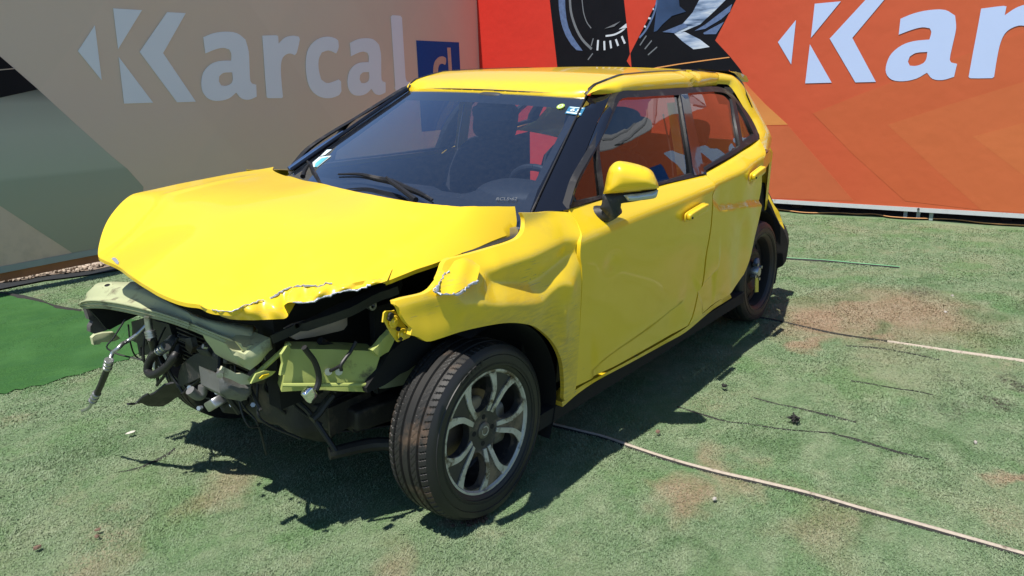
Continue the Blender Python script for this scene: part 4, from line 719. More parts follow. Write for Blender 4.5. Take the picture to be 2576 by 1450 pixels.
def col_left(k,p):  # washed-out haze and backlight are mixed into these print colours
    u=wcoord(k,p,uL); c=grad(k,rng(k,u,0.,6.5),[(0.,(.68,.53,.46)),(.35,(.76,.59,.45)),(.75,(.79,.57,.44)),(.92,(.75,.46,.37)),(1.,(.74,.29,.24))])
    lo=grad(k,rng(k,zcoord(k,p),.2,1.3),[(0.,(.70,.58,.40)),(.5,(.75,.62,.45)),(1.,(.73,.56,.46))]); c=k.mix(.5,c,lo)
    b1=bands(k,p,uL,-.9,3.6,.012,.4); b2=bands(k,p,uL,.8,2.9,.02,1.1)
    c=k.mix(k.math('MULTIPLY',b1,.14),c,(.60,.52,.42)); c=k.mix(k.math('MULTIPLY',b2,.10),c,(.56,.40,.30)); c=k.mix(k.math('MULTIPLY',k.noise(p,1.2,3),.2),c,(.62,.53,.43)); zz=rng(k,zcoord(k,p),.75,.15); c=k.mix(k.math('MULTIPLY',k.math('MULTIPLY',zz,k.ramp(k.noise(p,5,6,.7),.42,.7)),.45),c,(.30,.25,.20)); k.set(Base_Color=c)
def col_right(k,p):
    u=wcoord(k,p,uR); s_=k.math('SUBTRACT',u,k.math('MULTIPLY',zcoord(k,p),.25))
    c=grad(k,rng(k,s_,-5.5,1.6),[(0.,(.60,.028,.022)),(.25,(.60,.036,.024)),(.50,(.55,.060,.032)),(.72,(.53,.090,.040)),(1.,(.53,.118,.046))])
    c=k.mix(k.math('MULTIPLY',k.noise(p,.9,3),.12),c,(.55,.10,.05)); k.set(Base_Color=c)
M_SL=sheet('hazed_brown_print',col_left,.5); M_SR=sheet('red_orange_print',col_right,.45)
M_WL=plain('white_print',(.80,.83,.90),.45,var=.03,sc=4); M_HALO=plain('letter_edge',(.50,.46,.50),.5)
M_BLUE=plain('navy_print',(.012,.075,.30),.5,spec=.1); M_TAN=plain('tan_print',(.52,.38,.31),.5)
M_FRAME=plain('silver_frame',(.52,.55,.57),.4,var=.08,sc=9,dirt=((.35,.32,.28),12,.6)); M_FRL=plain('dull_grey_frame',(.30,.36,.35),.5,var=.1,sc=9)
M_GREEN=sheet('greenish_print',lambda k,p:k.set(Base_Color=grad(k,rng(k,zcoord(k,p),.1,1.75),[(0.,(.36,.37,.27)),(.30,(.40,.42,.31)),(.44,(.38,.42,.32)),(.46,(.46,.50,.39)),(.65,(.47,.48,.40)),(.78,(.38,.37,.32)),(.86,(.06,.06,.05)),(1.,(.02,.02,.025))])),.5)
M_PBLK=plain('black_print',(.007,.007,.010),.5,spec=.15,var=.4,sc=3); M_POR=plain('orange_line_print',(.75,.32,.10),.5)
M_WOOD=plain('rusty_timber',(.34,.15,.07),.8,var=.35,sc=8,bump=.3); M_DARK=plain('gap_shade_black',(.02,.018,.016),.9)
Ks=['L_arrow','L_k1','L_k2','L_k3']
def word(o,u,n,root,f,mat,wm=None,halo=None):
    """f maps the left sign's letter outlines to this sign's (u,z)"""
    for k_ in Ks:
        c=A(k_); cen=c.mean(0); printed('letter',f(c) ,o,u,n,.005,mat,root,sp=.08)
    printed('letter',f(A('L_a')),o,u,n,.005,mat,root,holes=[f(A('L_ac'))],sm=True)
    printed('letter',f(A('L_r')),o,u,n,.005,mat,root,sm=True); printed('letter',f(A('L_c')),o,u,n,.005,mat,root,sm=True)
    dx=A('L_a2')[0]-A('L_a')[17]; printed('letter',f(A('L_a')+dx*np.array([1,0])),o,u,n,.005,mat,root,holes=[f(A('L_ac')+dx*np.array([1,0]))],sm=True)
    l=A('L_l'); l[-1,1]=l[-2,1]; printed('letter',f(l),o,u,n,.005,mat,root)
    b0,b1=A('L_box'); wd=b1[0]-b0[0]; bx=np.array([(b0[0],b0[1]),(b1[0],b0[1]),(b1[0],b0[1]-wd*1.32),(b0[0],b0[1]-wd*1.32)]); printed('logo_box',f(bx),o,u,n,.004,M_BLUE,root)
    bl=A('L_boxl'); x0,x1=bl[0,0],bl[1,0]; zt=bl[0,1]; zb=zt-.62*(l[1,1]-l[-1,1])
    printed('letter',f(np.array([(x0,zt),(x1,zt),(x1+.01,zb),(x0+.01,zb)])),o,u,n,.0065,wm or mat,root)
    c=A('L_c'); lo,hi=c.min(0),c.max(0); c=(c-np.array([hi[0],lo[1]]))*np.array([.55,.62])+np.array([x0-.035,zb]); printed('letter',f(c),o,u,n,.0065,wm or mat,root,sm=True)
root=empty('signboard',oL+uL*3,'brownish signboard in shade with pale lettering, left of the corner post','sign','printed signboards round the yard')
root.location=(0,0,0)
end=A('L_end')[0,0]; zb=.207
ed=lambda z0,z1,a,b:np.array([(a,z0),(b,z0),(b,z1),(a,z1)])
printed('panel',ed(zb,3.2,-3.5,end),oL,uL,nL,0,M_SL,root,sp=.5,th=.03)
printed('frame_rail',ed(zb-.05,zb,-3.5,end),oL,uL,nL,.006,M_FRL,root,sp=.5,th=.04)
printed('timber',ed(zb-.115,zb-.052,-3.5,end-.1),oL,uL,nL,-.02,M_WOOD,root,sp=.5,th=.05)
printed('gap_shade_board',ed(.0,zb-.03,-3.5,end-.1),oL,uL,nL,-.9,M_DARK,root,sp=.5,th=.02)  # dark board added to stand for the shade under the sign
printed('post',ed(.0,3.2,end,end+.045),oL,uL,nL,.012,M_FRAME,root,sp=.5,th=.05)
g_=A('L_green'); g_[:,1]=np.maximum(g_[:,1],zb+.002); printed('printed_shape',g_,oL,uL,nL,.002,M_GREEN,root,sp=.2)
lk=A('L_black'); printed('printed_shape',lk,oL,uL,nL,.0035,M_PBLK,root,sp=.2); printed('printed_line',A('L_line'),oL,uL,nL,.005,M_TAN,root)
word(oL,uL,nL,root,lambda P:P,M_WL,M_TAN)
# right sign
root=empty('signboard',(0,0,0),'sunlit red and orange signboard with dashboard gauges print behind the car','sign','printed signboards round the yard')
e0=float(A('R_end')[:,0].mean()); zb=.122
printed('panel',ed(zb,3.15,e0-.3,5.2),oR,uR,nR,0,M_SR,root,sp=.5,th=.03)
printed('frame_rail',ed(zb-.042,zb,e0-.3,5.2),oR,uR,nR,.006,M_FRAME,root,sp=.5,th=.04)
printed('gap_shade_board',ed(0,zb+.2,e0,5.2),oR,uR,nR,-.5,M_DARK,root,sp=.5,th=.02)  # another dark board painting the shade in the gap below
for x in (e0+1.5,-1.1,-.1,.3,1.85,2.6): printed('bearer',ed(.0,.06,x,x+.09),oR,uR,nR,-.25,plain('brown_bearer',(.07,.05,.04),.9),root,sp=.5,th=.1)
for q in A('legs'):
    P=np.array([q[0],q[1],0])-oR; x=P@uR; printed('support_leg',ed(0,zb-.03,x-.016,x+.016),oR,uR,nR,P@nR*0+ -.02,M_FRL,root,sp=.3,th=.03)
lx=float((np.array([*A('legs')[1],0])-oR)@uR); mb=cyl(oR+uR*lx+np.array([0,0,zb-.012])+nR*.012,nR,.011,.012,16); mb.build('bolt',plain('bolt_steel',(.18,.18,.18),.4,1.),root)
La=A('L_arrow').mean(0); 
def fit(src,dst):
    s_=np.array(src); d_=np.array(dst); k0=np.linalg.lstsq(np.c_[s_[:,0],np.ones(len(s_))],d_[:,0],rcond=None)[0]; k1=np.linalg.lstsq(np.c_[s_[:,1],np.ones(len(s_))],d_[:,1],rcond=None)[0]
    return lambda P: np.stack([np.asarray(P)[:,0]*k0[0]+k0[1],np.asarray(P)[:,1]*k1[0]+k1[1]],1)
src=np.vstack([A('L_arrow'),A('L_k1')[[0,1,2]],A('L_k2')[[0,1,2]]]); dst=np.vstack([A('R_arrow'),A('R_k1'),A('R_k2')])
f_r=fit(src,dst)
word(oR,uR,nR,root,f_r,plain('white_print_right',(.46,.56,.82),.45,var=.03,sc=4),M_WL)
pr=lambda n_,key,lift,mat,**kw: printed(n_,A(key),oR,uR,nR,lift,mat,root,**kw)
pr('printed_shape','R_d1',.002,M_PBLK,sp=.2); pr('printed_shape','R_d2',.002,M_PBLK,sp=.2); pr('printed_line','R_line',.0035,M_POR,sp=.2)
M_YEL=sheet('amber_print',lambda k,p:k.set(Base_Color=grad(k,rng(k,zcoord(k,p),.55,1.35),[(0.,(.50,.11,.045)),(.12,(.62,.23,.06)),(.6,(.62,.24,.07)),(1.,(.60,.15,.05))])),.45)
pr('printed_shape','R_yel',.002,M_YEL,sp=.2)
M_RING=plain('steel_blue_print',(.10,.15,.29),.4,var=.5,sc=25); M_TICK=plain('tick_print',(.60,.63,.70),.45); M_GREY=plain('grey_line_print',(.16,.17,.19),.45); M_NAV=plain('dark_blue_print',(.03,.06,.14),.4,var=.6,sc=4)
M_STREAK=sheet('light_streak_print',lambda k,p:k.set(Base_Color=grad(k,k.noise(k.map(p,(1,.5,3.2),(.75,0,0)),5,4),[(.30,(.04,.07,.14)),(.45,(.28,.36,.52)),(.62,(.58,.63,.72)),(.8,(.2,.28,.45))])),.4)
ri,ro=A('R_ringi'),A('R_ringo'); printed('gauge_ring',np.vstack([ro,ri[::-1]]),oR,uR,nR,.0035,M_RING,root,sp=.1)
def stroke(key,wd,mat,lift=.0045,name='gauge_line'):
    P=smooth_poly(A(key),False,6,100) if len(A(key))>2 else A(key); T=np.gradient(P,axis=0); T/=np.linalg.norm(T,axis=1)[:,None]; n_=np.stack([-T[:,1],T[:,0]],1)*wd/2
    printed(name,np.vstack([P+n_,(P-n_)[::-1]]),oR,uR,nR,lift,mat,root,sp=.15)
for k_,(key,m_) in enumerate((('R_low',(.52,.125,.052)),('R_cA',(.53,.116,.045)),('R_cB',(.54,.135,.05)),('R_cC',(.55,.150,.053)))):
    P=A(key); P[:,1]=np.maximum(P[:,1],zb+.002); P[:,0]=np.minimum(P[:,0],5.19); printed('printed_shape',P,oR,uR,nR,.0012+.0006*k_,sheet('orange_print',lambda k,p,m_=m_:k.set(Base_Color=k.mix(k.noise(p,1.3,3),tuple(v*.94 for v in m_),m_)),.45),root,sp=.4)
stroke('R_arc1',.03,M_GREY); stroke('R_arc2',.012,M_GREY); stroke('R_arc3',.02,M_TICK); stroke('R_arc4',.022,M_RING)
for i in range(1,6): stroke('R_t%d'%i,.024,M_TICK,name='gauge_tick')
for i in (6,7,8,9,13): stroke('R_t%d'%i,.014,M_GREY,name='gauge_tick')
for i in (10,11,12): stroke('R_t%d'%i,.02,M_TICK,name='gauge_tick')
for i,m_ in ((5,M_NAV),(1,M_STREAK),(6,M_RING),(2,M_STREAK),(3,M_RING),(4,M_RING),(7,M_TICK),(8,M_GREY)): pr('light_streak','R_s%d'%i,.0035+.0006*i,m_,sp=.1)
# pale canopy roof beyond the right signboard, mirrored in the side windows
can=empty('canopy_roof',(0,0,0),'grey ribbed metal canopy roof rising beyond the right signboard','canopy'); M_RIB=plain('ribbed_grey_metal',(.36,.37,.37),.5,var=.1,sc=6)
for k_ in range(14):
    y0=-4.5+k_*.9; P=np.array([(-6.9,y0,3.25),(-6.9,y0+.88,3.25),(-11.,y0+.88,5.4),(-11.,y0,5.4)]); mb=MB(); mb.add(P,[(0,1,2,3)]); P2=P+[0,0,.05]; mb.add(P2,[(3,2,1,0)]); mb.F+=[(i,(i+1)%4,4+(i+1)%4,4+i) for i in range(4)]; mb.M+=[0]*4
    mb.build('roof_panel',M_RIB,can,smooth=False); tube([(-6.85,y0,3.31),(-11.,y0,5.46)],.05,6).build('roof_rib',M_RIB,can)
for y0 in (-4.3,1.5,7.6): box((-10.5,y0,2.5),(.08,.08,2.5)).build('canopy_post',M_FRAME,can,smooth=False)
# dry weeds at the sign's foot
M_WEED=plain('dry_weed',(.30,.20,.12),.9)
for (px,nm) in ((at(gb,200)[3],'dry twig weed leaning at the left end of the gravel'),(at(gb,200)[26],'dry forked weed in the gravel under the left signboard'),(at(gb,200)[38],'dry weed in the gravel nearest the bonnet')):
    mb=MB()
    for _ in range(7):
        a=random.uniform(0,6.28); l=random.uniform(.05,.15); b_=np.array([px[0]+random.gauss(0,.03),px[1]+.05,.02]); tube([b_,b_+np.array([math.cos(a)*l*.4,math.sin(a)*l*.3,l*.6]),b_+np.array([math.cos(a)*l*.8,math.sin(a)*l*.5,l*.8])],.0025,5,mb)
    tag(mb.build('dry_weed',M_WEED),nm,'weed','dry weeds by the left signboard')
# ================= the car (built upright, then leaned over its near springs by B)
M_YELP=paint_yellow('yellow_paint',.25); M_YELD=paint_yellow('scuffed_yellow_paint',1.)
M_SEAM=plain('seam_rubber',(.012,.012,.012),.8)
M_TRIM=plain('black_trim',(.010,.0095,.010),.45,var=.2,sc=12,dirt=((.06,.055,.05),9,.55)); M_GLOSS=plain('gloss_black',(.006,.006,.008),.12,coat=.8)
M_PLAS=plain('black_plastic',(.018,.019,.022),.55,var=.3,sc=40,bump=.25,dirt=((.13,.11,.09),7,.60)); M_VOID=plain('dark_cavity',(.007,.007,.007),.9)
M_PRIM=plain('pale_green_primer',(.43,.46,.27),.55,var=.10,sc=9,bump=.1,dirt=((.13,.10,.07),9,.555)); M_PRIMY=plain('yellow_green_primer',(.37,.42,.12),.5,var=.14,sc=8,bump=.12,dirt=((.08,.065,.04),11,.56))
M_BARE=plain('bare_metal',(.34,.37,.43),.5,.35,var=.4,sc=60,bump=.6); M_STEEL=plain('steel',(.45,.46,.47),.35,.9,var=.3,sc=30,dirt=((.2,.14,.09),9,.6)); M_CHROME=plain('chrome',(.8,.82,.85),.08,1.,var=.02)
M_GREASE=plain('oily_metal',(.032,.029,.026),.6,.2,var=.6,sc=11,bump=.5,dirt=((.11,.085,.06),6,.52)); M_ALU=plain('cast_aluminium',(.17,.17,.165),.55,.4,var=.4,sc=14,bump=.4,dirt=((.09,.075,.055),7,.5))
M_RUB=plain('hose_rubber',(.013,.013,.014),.5,var=.3,sc=20); M_TANK=plain('milky_plastic',(.66,.55,.46),.45,var=.1,sc=7)
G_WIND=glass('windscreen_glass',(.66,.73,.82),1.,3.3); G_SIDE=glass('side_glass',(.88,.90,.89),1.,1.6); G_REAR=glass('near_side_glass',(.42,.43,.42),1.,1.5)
CAR=empty('wrecked_car',(0,0,0),'yellow crashed five-door hatchback with torn bonnet and no front bumper','car')
Ra=lambda P:B(np.asarray(P,float))
def xz(n,sm=True,c=55): return smooth_poly(A(n),True,4,c) if sm else A(n)
# --- dents of the near side
val,rid,arr,dg,dg2,rdd=A('f_valley'),A('f_ridge'),A('f_arch_ridge'),A('door_groove'),A('door_groove2'),A('rd_dent')
def near_fender(x,z):
    y0=S(x,z); y=y0+0.; d,t=linedist(x,z,val); w_=np.where(d>0,.085,.045)
    fade=sst(.30,.12,x)*.75+.25
    y=y-.036*np.exp(-np.abs(d/w_)**1.5)*fade
    d2,t2=linedist(x,z,rid); y=y+.013*np.exp(-(np.abs(d2)/.035)**1.5)
    d3,_=linedist(x,z,arr); y=y+.010*np.exp(-(d3/.022)**2)
    y=y-.012*bump(x,z,-.22,.70,.07,.09)+.006*bump(x,z,-.34,.66,.05,.12)
    y=y-.018*sst(.12,.42,x)*sst(.72,.90,z) + .002*np.sin(x*31+z*17)*sst(.05,.25,x)+.0015*np.sin(z*55-x*13)*sst(.0,.2,x)
    y=y-.006*bump(x,z,.05,.86,.05,.03)
    return y0+(y-y0)*sst(-.455,-.34,x)
def near_door(x,z):
    y=S(x,z)
    for pl,a_ in ((dg,.011),(dg2,.013)):
        d,t=linedist(x,z,pl); e=np.minimum(t,1-t); f=sst(0,.12,e)
        # step: surface proud above the line, tucked in just below it
        y=y+a_*f*np.where(d>0,np.exp(-(d/.10)**2)*1.,1-1.9*sst(0,.032,-d)*np.exp(-((-d)/.16)**2)-sst(0,.25,-d))
    y=y-.010*bump(x,z,-.62,.80,.05,.03)-.006*bump(x,z,-1.25,.40,.15,.06,.5)+.0018*np.sin(x*9+z*7)
    y=y-.02*bump(x,z,-1.55,.62,.16,.2)*0
    y=y+.004*bump(x,z,-1.75,.42,.05,.04)-.008*bump(x,z,-1.65,.52,.09,.05,.6)
    return y
def near_rear(x,z):
    y=near_door(x,z); d,t=linedist(x,z,rdd)
    y=y-.022*np.where(d>0,np.exp(-((d-.0)/.13)**2)*sst(0,.025,d),0)*sst(-1.46,-1.62,x)
    y=y-.012*bump(x,z,-1.95,.70,.10,.06,.5)+.005*np.sin(x*17-z*11)*sst(-1.6,-1.9,x)
    return y
flat=lambda x,z:S(x,z)
# --- near side panels
fen=side_panel('front_fender',xz('fender',c=40),near_fender,.0125,M_YELD,CAR,.016); fen['label']='crumpled front fender with torn front end'
fdo=A('front_door'); fdo[:12,0]+=.004; fd=side_panel('front_door',smooth_poly(fdo,True,4,35),near_door,.011,M_YELP,CAR,.016)
rd=side_panel('rear_door',xz('rear_door',c=35),near_rear,.011,M_YELP,CAR,.016); rd['label']='dented rear door with its skin pushed in'
side_panel('sill',xz('sill',c=30),lambda x,z:S(x,z)-.02,.03,M_YELD,CAR,.06)
mb=MB()
side_panel('door_seam',np.vstack([A('front_door')[:12]+[.012,0],A('front_door')[:12][::-1]-[.02,0]]),lambda x,z:S(x,z)-.022,.03,M_SEAM,CAR,.01)
# folded flap over the fender
fl=A('flap'); mb=slab(fl,.004,.012,toward=np.array([.45,.75,.5]),noise=.006,bulge=.004); o=mb.build('torn_flap',M_YELD,fen,sharp=30,body=True)
mb=slab(A('bracket'),.005,.02,toward=np.array([.4,.9,.1]),noise=.002); br=mb.build('fender_bracket',M_YELD,fen,body=True)
for i,q in enumerate(A('bolts')):
    mb=MB(); 
    if i in (2,4): lathe([(0,.008),(.007,.008),(.012,.004),(.013,0)],14,mb); lathe([(.009,.004),(.016,.003),(.018,0)],16,mb)
    else: cyl((0,.003,0),(0,1,0),.009 if i==0 else .006,.006,12,mb)
    V=np.array(mb.V)+q+np.array([.0,.004,0]); mb.V=[tuple(v) for v in V]; mb.build('bolt',M_GREASE if i in (0,1,3,5) else M_YELD,fen,body=True)
# --- far side (mirror image, unbroken)
for nm,key in (('front_fender','fender'),('front_door','front_door'),('rear_door','rear_door')):
    side_panel(nm,xz(key),flat,.05,M_YELP,CAR,.016,sgn=-1)
side_panel('sill',xz('sill'),lambda x,z:S(x,z)-.02,.06,M_YELD,CAR,.06,sgn=-1)
# --- window frames, panes
gk=['g1','g2','g3','g4']
for sg in (1,-1):
    hol=[smooth_poly(A(g_),True,3,50) for g_ in gk]
    fr=side_panel('window_trim',xz('frame',c=40),flat,.03,M_TRIM,CAR,.03,sgn=sg,holes=hol,off=.006)
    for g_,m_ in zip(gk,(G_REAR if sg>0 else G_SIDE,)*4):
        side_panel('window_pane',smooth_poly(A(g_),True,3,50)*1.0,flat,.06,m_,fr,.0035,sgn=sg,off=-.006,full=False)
    # bright weatherstrip under the glass and slim divider edges
    side_panel('pillar_trim',xz('bpillar',c=40),flat,.04,M_GLOSS,fr,.012,sgn=sg,off=.011)
# --- windscreen: ruled surface, bowed forward
hn,bn=np.array([-.966,.503,1.372]),np.array([-.357,.684,1.005]); bn2=bn+(bn-hn)*.22
def wsp(u,v,off=0.):
    e=hn*(1-u)+bn2*u; bow=(.075*u+.045*(1-u))*(1-v*v); n_=np.array([.52,0,.855])
    return np.array([e[0]+bow,e[1]*v,e[2]+bow*.25])+n_*off
def wgrid(u0,u1,v0,v1,nu,nv,off=0.): 
    V=[wsp(u0+(u1-u0)*i/nu,v0+(v1-v0)*j/nv,off) for i in range(nu+1) for j in range(nv+1)]
    return V,[(i*(nv+1)+j,(i+1)*(nv+1)+j,(i+1)*(nv+1)+j+1,i*(nv+1)+j+1) for i in range(nu) for j in range(nv)]
ws=MB().add(*wgrid(0,1,-1,1,10,20)).build('windscreen',G_WIND,CAR,body=True)
mb=MB(); mb.add(*wgrid(0,.11,-1,1,1,20,-.004)); mb.add(*wgrid(.075,1,.93,1,8,1,-.004)); mb.add(*wgrid(.075,1,-1,-.93,8,1,-.004)); mb.add(*wgrid(.80,1,-.93,.93,1,16,-.004))
mb.build('screen_border',plain('black_frit',(.012,.013,.018),.5),ws,body=True)
def on_screen(P,off=.003):
    """nearest point of the windscreen surface in x,z for given y,z"""
    out=[]
    for p in P:
        b_=None
        for u in np.linspace(0,1,160):
            e=(hn*(1-u)+bn2*u); v=p[1]/e[1]; q=wsp(u,v,off); d=abs(q[2]-p[2])
            if b_ is None or d<b_[0]: b_=(d,q)
        out.append(b_[1])
    return np.array(out)
# --- A pillars
ap=A('apillar'); mb=slab(ap,.035,.04,toward=np.array([.4,.8,.4]),bulge=.012); mb.build('a_pillar',M_GLOSS,CAR,sharp=50,body=True)
slab(ap+np.array([-.04,-.045,-.005]),.02,.05,toward=np.array([.4,.8,.4])).build('pillar_core',M_VOID,CAR,body=True)
apm=ap*np.array([1,-1,1]); slab(apm,.035,.04,toward=np.array([.4,-.8,.4]),bulge=.012).build('a_pillar',M_GLOSS,CAR,sharp=50,body=True)
e0=np.array([wsp(t,-1.005,.012) for t in np.linspace(.02,.80,12)]); tube(e0,.009,8).build('screen_moulding',M_GLOSS,CAR,body=True)
e0=np.array([wsp(t,-1.03,.014) for t in np.linspace(.45,.80,8)]); tube(e0,[.006,.012,.014,.012],8).build('screen_moulding',M_CHROME,CAR,body=True)
e0=np.array([wsp(t,1.003,.006) for t in np.linspace(.0,.9,12)]); tube(e0,.004,6).build('screen_moulding',M_TRIM,CAR,body=True)
e0=np.array([wsp(0.012,t,.004) for t in np.linspace(-1,1,20)]); tube(e0,.0040,6).build('screen_moulding',M_TRIM,CAR,body=True)
# inner yellow strip between pillar and door
st_=ap[[1,2,3,4]]; ss=A('frame')[[0,-1]]
S3=lambda P,o=0.: np.stack([P[:,0],S(P[:,0],P[:,1])+o,P[:,1]],1)
loft(resample(st_[1:3],10)+[0,-.008,-.004],resample(S3(ss,-.012),10)*[1,1,1],10,3).build('pillar_body',M_YELD,CAR,body=True)
loft(resample(ap[3:8],14)+[.0,.004,.002],resample(S3(A('frame')[[-1,-2,-3,-4,-5]],.008),14),14,4,[.004,.006,.002]).build('pillar_cover',M_GLOSS,CAR,body=True)
# --- roof: crowned sheet between the ditches
dt=A('ditch'); dt=np.vstack([dt,[[-2.35,.47,1.452],[-2.62,.45,1.425]]]); dx_=dt[:,0]
def roof(x,y):
    o_=np.argsort(dx_[[0,1,2,3,6,7,8,9,10,11]]); k_=np.array([0,1,2,3,6,7,8,9,10,11])[o_]
    ez=np.interp(x,dx_[k_],dt[k_,2]); ey=np.interp(x,dx_[k_],dt[k_,1]); return ez+.010*(1-(y/ey)**2)*np.clip((x*-1-.93)/.25,.35,1)
ed_=dt[[0,1,2,3,6,7,8,9]]; hdr=np.array([(-.950+.05*(1-v*v),.503*v) for v in np.linspace(-1,1,17)])
rear_=np.array([(-1.95,.50*v) for v in np.linspace(1,-1,9)])
ro=np.vstack([hdr[:-1],ed_[:,:2],rear_[1:-1],(ed_[:,:2]*[1,-1])[::-1][:-1]])
VV,FF=fill(ro,.045); V3=np.c_[VV,roof(VV[:,0],VV[:,1])]
shell(V3,FF,np.array([0,0,-.014])).build('roof',M_YELP,CAR,sharp=60,body=True)
ro2=np.vstack([[(-1.962,.498*v) for v in np.linspace(-1,1,9)],[(-2.3,.47),(-2.56,.45)],[(-2.58-.03*(1-v*v),.45*v) for v in np.linspace(.8,-.8,7)],[(-2.56,-.45),(-2.3,-.47)]])
VV,FF=fill(ro2,.05); V3=np.c_[VV,roof(VV[:,0],VV[:,1])+.004]
shell(V3,FF,np.array([0,0,-.03])).build('rear_spoiler',M_YELP,CAR,sharp=60,body=True)
spo=A('spoiler'); slab(spo,.30,.03,toward=np.array([0,1,0.])).build('spoiler_tip',M_YELP,CAR,body=True)
# black ditch mouldings and yellow side rails
for sg in (1,-1):
    m3=np.array([1,sg,1]); di=dt[[0,1,2,3,6,7,8,9,10]]
    loft((di+[0,-.005,.004])*m3,(di+[0,.010,.002])*m3,40,3,[0,0,.002],flip=sg>0).build('roof_moulding',M_TRIM,CAR,body=True)
    rl=A('rail_low').copy(); a_=resample(di+[0,.009,-.001],n=40)
    rl=np.vstack([rl[:8],[[-2.02,.55,1.392],[-2.19,.53,1.392]]])
    if sg<0: rl=rl+np.array([0,-.045,-.035])
    V0=(a_)*m3; V1=(rl)*m3
    mb=loft(V0,V1,60,8,np.array([0,.024*sg,.014]),flip=sg>0)
    if sg>0:
        V=np.array(mb.V); V[:,2]-=.012*np.exp(-((V[:,0]+1.86)/.03)**2)*sst(1.38,1.44,V[:,2])+.0012*np.sin(V[:,0]*25)*sst(-1.6,-1.8,V[:,0]); V[:,1]-=.012*np.exp(-((V[:,0]+1.80-(V[:,2]-1.4)*1.2)/.02)**2); mb.V=[tuple(v) for v in V]
    o=mb.build('roof_rail',M_YELP,CAR,sharp=60,body=True)
    if sg>0: o['label']='creased roof rail above the near windows'
    ci,co=A('cp_in').copy(),A('cp_out').copy()
    mb=loft(co*m3,ci*m3,50,9,np.array([0,.02*sg,.008]),flip=sg>0)
    o=mb.build('rear_pillar',M_YELP,CAR,sharp=60,body=True)
    if sg>0: o['label']='buckled rear pillar with bent lower corner'
rb=A('rear_black'); loft(rb+[-.03,-.03,0],rb+[-.09,-.25,.01],20,3).build('hatch_gap',M_VOID,CAR,body=True)
slab(A('qlow'),.05,.03,toward=np.array([.2,1,.1]),bulge=-.01).build('rear_quarter',M_YELD,CAR,body=True)
# tailgate with its window opening (seen through the cabin)
tg=lambda y,z:-2.62-.45*np.clip((1.45-z),0,1)**1.15-.0*y
VV,FF=fill(np.array([(-.60,.62),(.60,.62),(.66,1.0),(.47,1.42),(-.47,1.42),(-.66,1.0)]),.08,[smooth_poly(np.array([(-.50,1.06),(.50,1.06),(.44,1.36),(-.44,1.36)]),True,4,20)])
tgm=shell(np.stack([tg(VV[:,0],VV[:,1]),VV[:,0],VV[:,1]],1),FF[:,::-1],np.array([.04,0,0])).build('tailgate',M_YELP,CAR,body=True)
mb=MB(); mb.add([(tg(0,z)+.01,y,z) for y,z in ((-.51,1.05),(.51,1.05),(.45,1.37),(-.45,1.37))],[(0,1,2,3)]); mb.build('rear_window',G_SIDE,tgm,body=True)
# --- bonnet
HMo=tps_fit(A('hood_ctrl')[:,:2],A('hood_ctrl')[:,2],1e-4)
crs=A('hood_crease')
def hoodz(x,y):
    z=tps(HMo,x,y); d,t=linedist(x,y,crs[:,:2]); z=z+.006*np.exp(-(d/.02)**2)*sst(0,.15,np.minimum(t,1-t))
    z=z+.0035*np.sin(x*14+y*6)*sst(.15,.5,x)-.006*bump(x,y,.48,.30,.10,.06,.5)+.006*bump(x,y,.40,.45,.07,.05,-.4)
    z=z-.004*bump(x,y,.05,.56,.5,.02,.0)+.003*bump(x,y,.1,-.1,.5,.12)
    return z
ho=smooth_poly(A('hood_out'),True,3,50); VV,FF=fill(ho,.018); V3=np.c_[VV,hoodz(VV[:,0],VV[:,1])]
mb=shell(V3,FF,np.array([0,0,-.012]))
# crumpled lip hanging from the front corner
cr,lo=A('lip_crest'),A('lip_low')
n_=90; a_=resample(cr,n=n_); a_[:,2]=hoodz(a_[:,0],a_[:,1]); b_=resample(lo,n=n_)
V=[];m_=9
for j in range(m_):
    t=j/(m_-1); r=a_*(1-t)+b_*t; k=np.arange(n_)
    r=r+np.outer(np.sin(math.pi*t)*(.010*np.sin(k*.55)+.009*np.sin(k*.21+1.)+.006),[.55,.6,.3])
    V.append(r)
V=np.array(V).reshape(-1,3); mb.add(V,[(j*n_+i,j*n_+i+1,(j+1)*n_+i+1,(j+1)*n_+i) for j in range(m_-1) for i in range(n_-1)])
# inward return of the lip
c_=b_+np.array([-.05,-.03,.02]); mb.add(np.vstack([b_,c_]),[(i,i+1,n_+i+1,n_+i) for i in range(n_-1)])
hood=mb.build('bonnet',M_YELP,CAR,sharp=32,body=True); hood['label']='lifted bonnet with crumpled torn front corner'
# dirty paint on the lip faces
me=hood.data; me.materials.append(M_YELD); nf=len(FF)
for p_ in list(me.polygons)[-(m_-1)*(n_-1)-(n_-1):]: p_.material_index=1
# bare-metal tear lines along crest and lip
def tear(name,P,r,par,seed=1,jit=.004):
    P=resample(P,step=.008); q=np.random.default_rng(seed); n=len(P)
    P=P+q.normal(0,jit,P.shape)*.6; rr=r*np.clip(.55+.9*np.convolve(q.random(n+4),np.ones(5)/5,'valid')*1.0+q.normal(0,.25,n),.25,1.8)
    tube(P,rr,5,sm=False).build(name,M_BARE,par,body=True,sharp=20)
i0=int(n_*.40); tear('bare_metal_tear',a_[i0:int(n_*.74)]+[.002,.002,.001],.0030,hood,2,.003)
tear('bare_metal_tear',b_[int(n_*.56):int(n_*.93)]+[.001,.001,0],.0028,hood,3,.003)
tear('bare_metal_tear',a_[int(n_*.10):int(n_*.38)]+[.002,.002,.002],.0015,hood,5,.002)
hc_=A('hood_chip'); slab(hc_+[.003,0,.003],.004,.02,toward=np.array([.5,.2,.8])).build('paint_chip',M_BARE,hood,body=True)
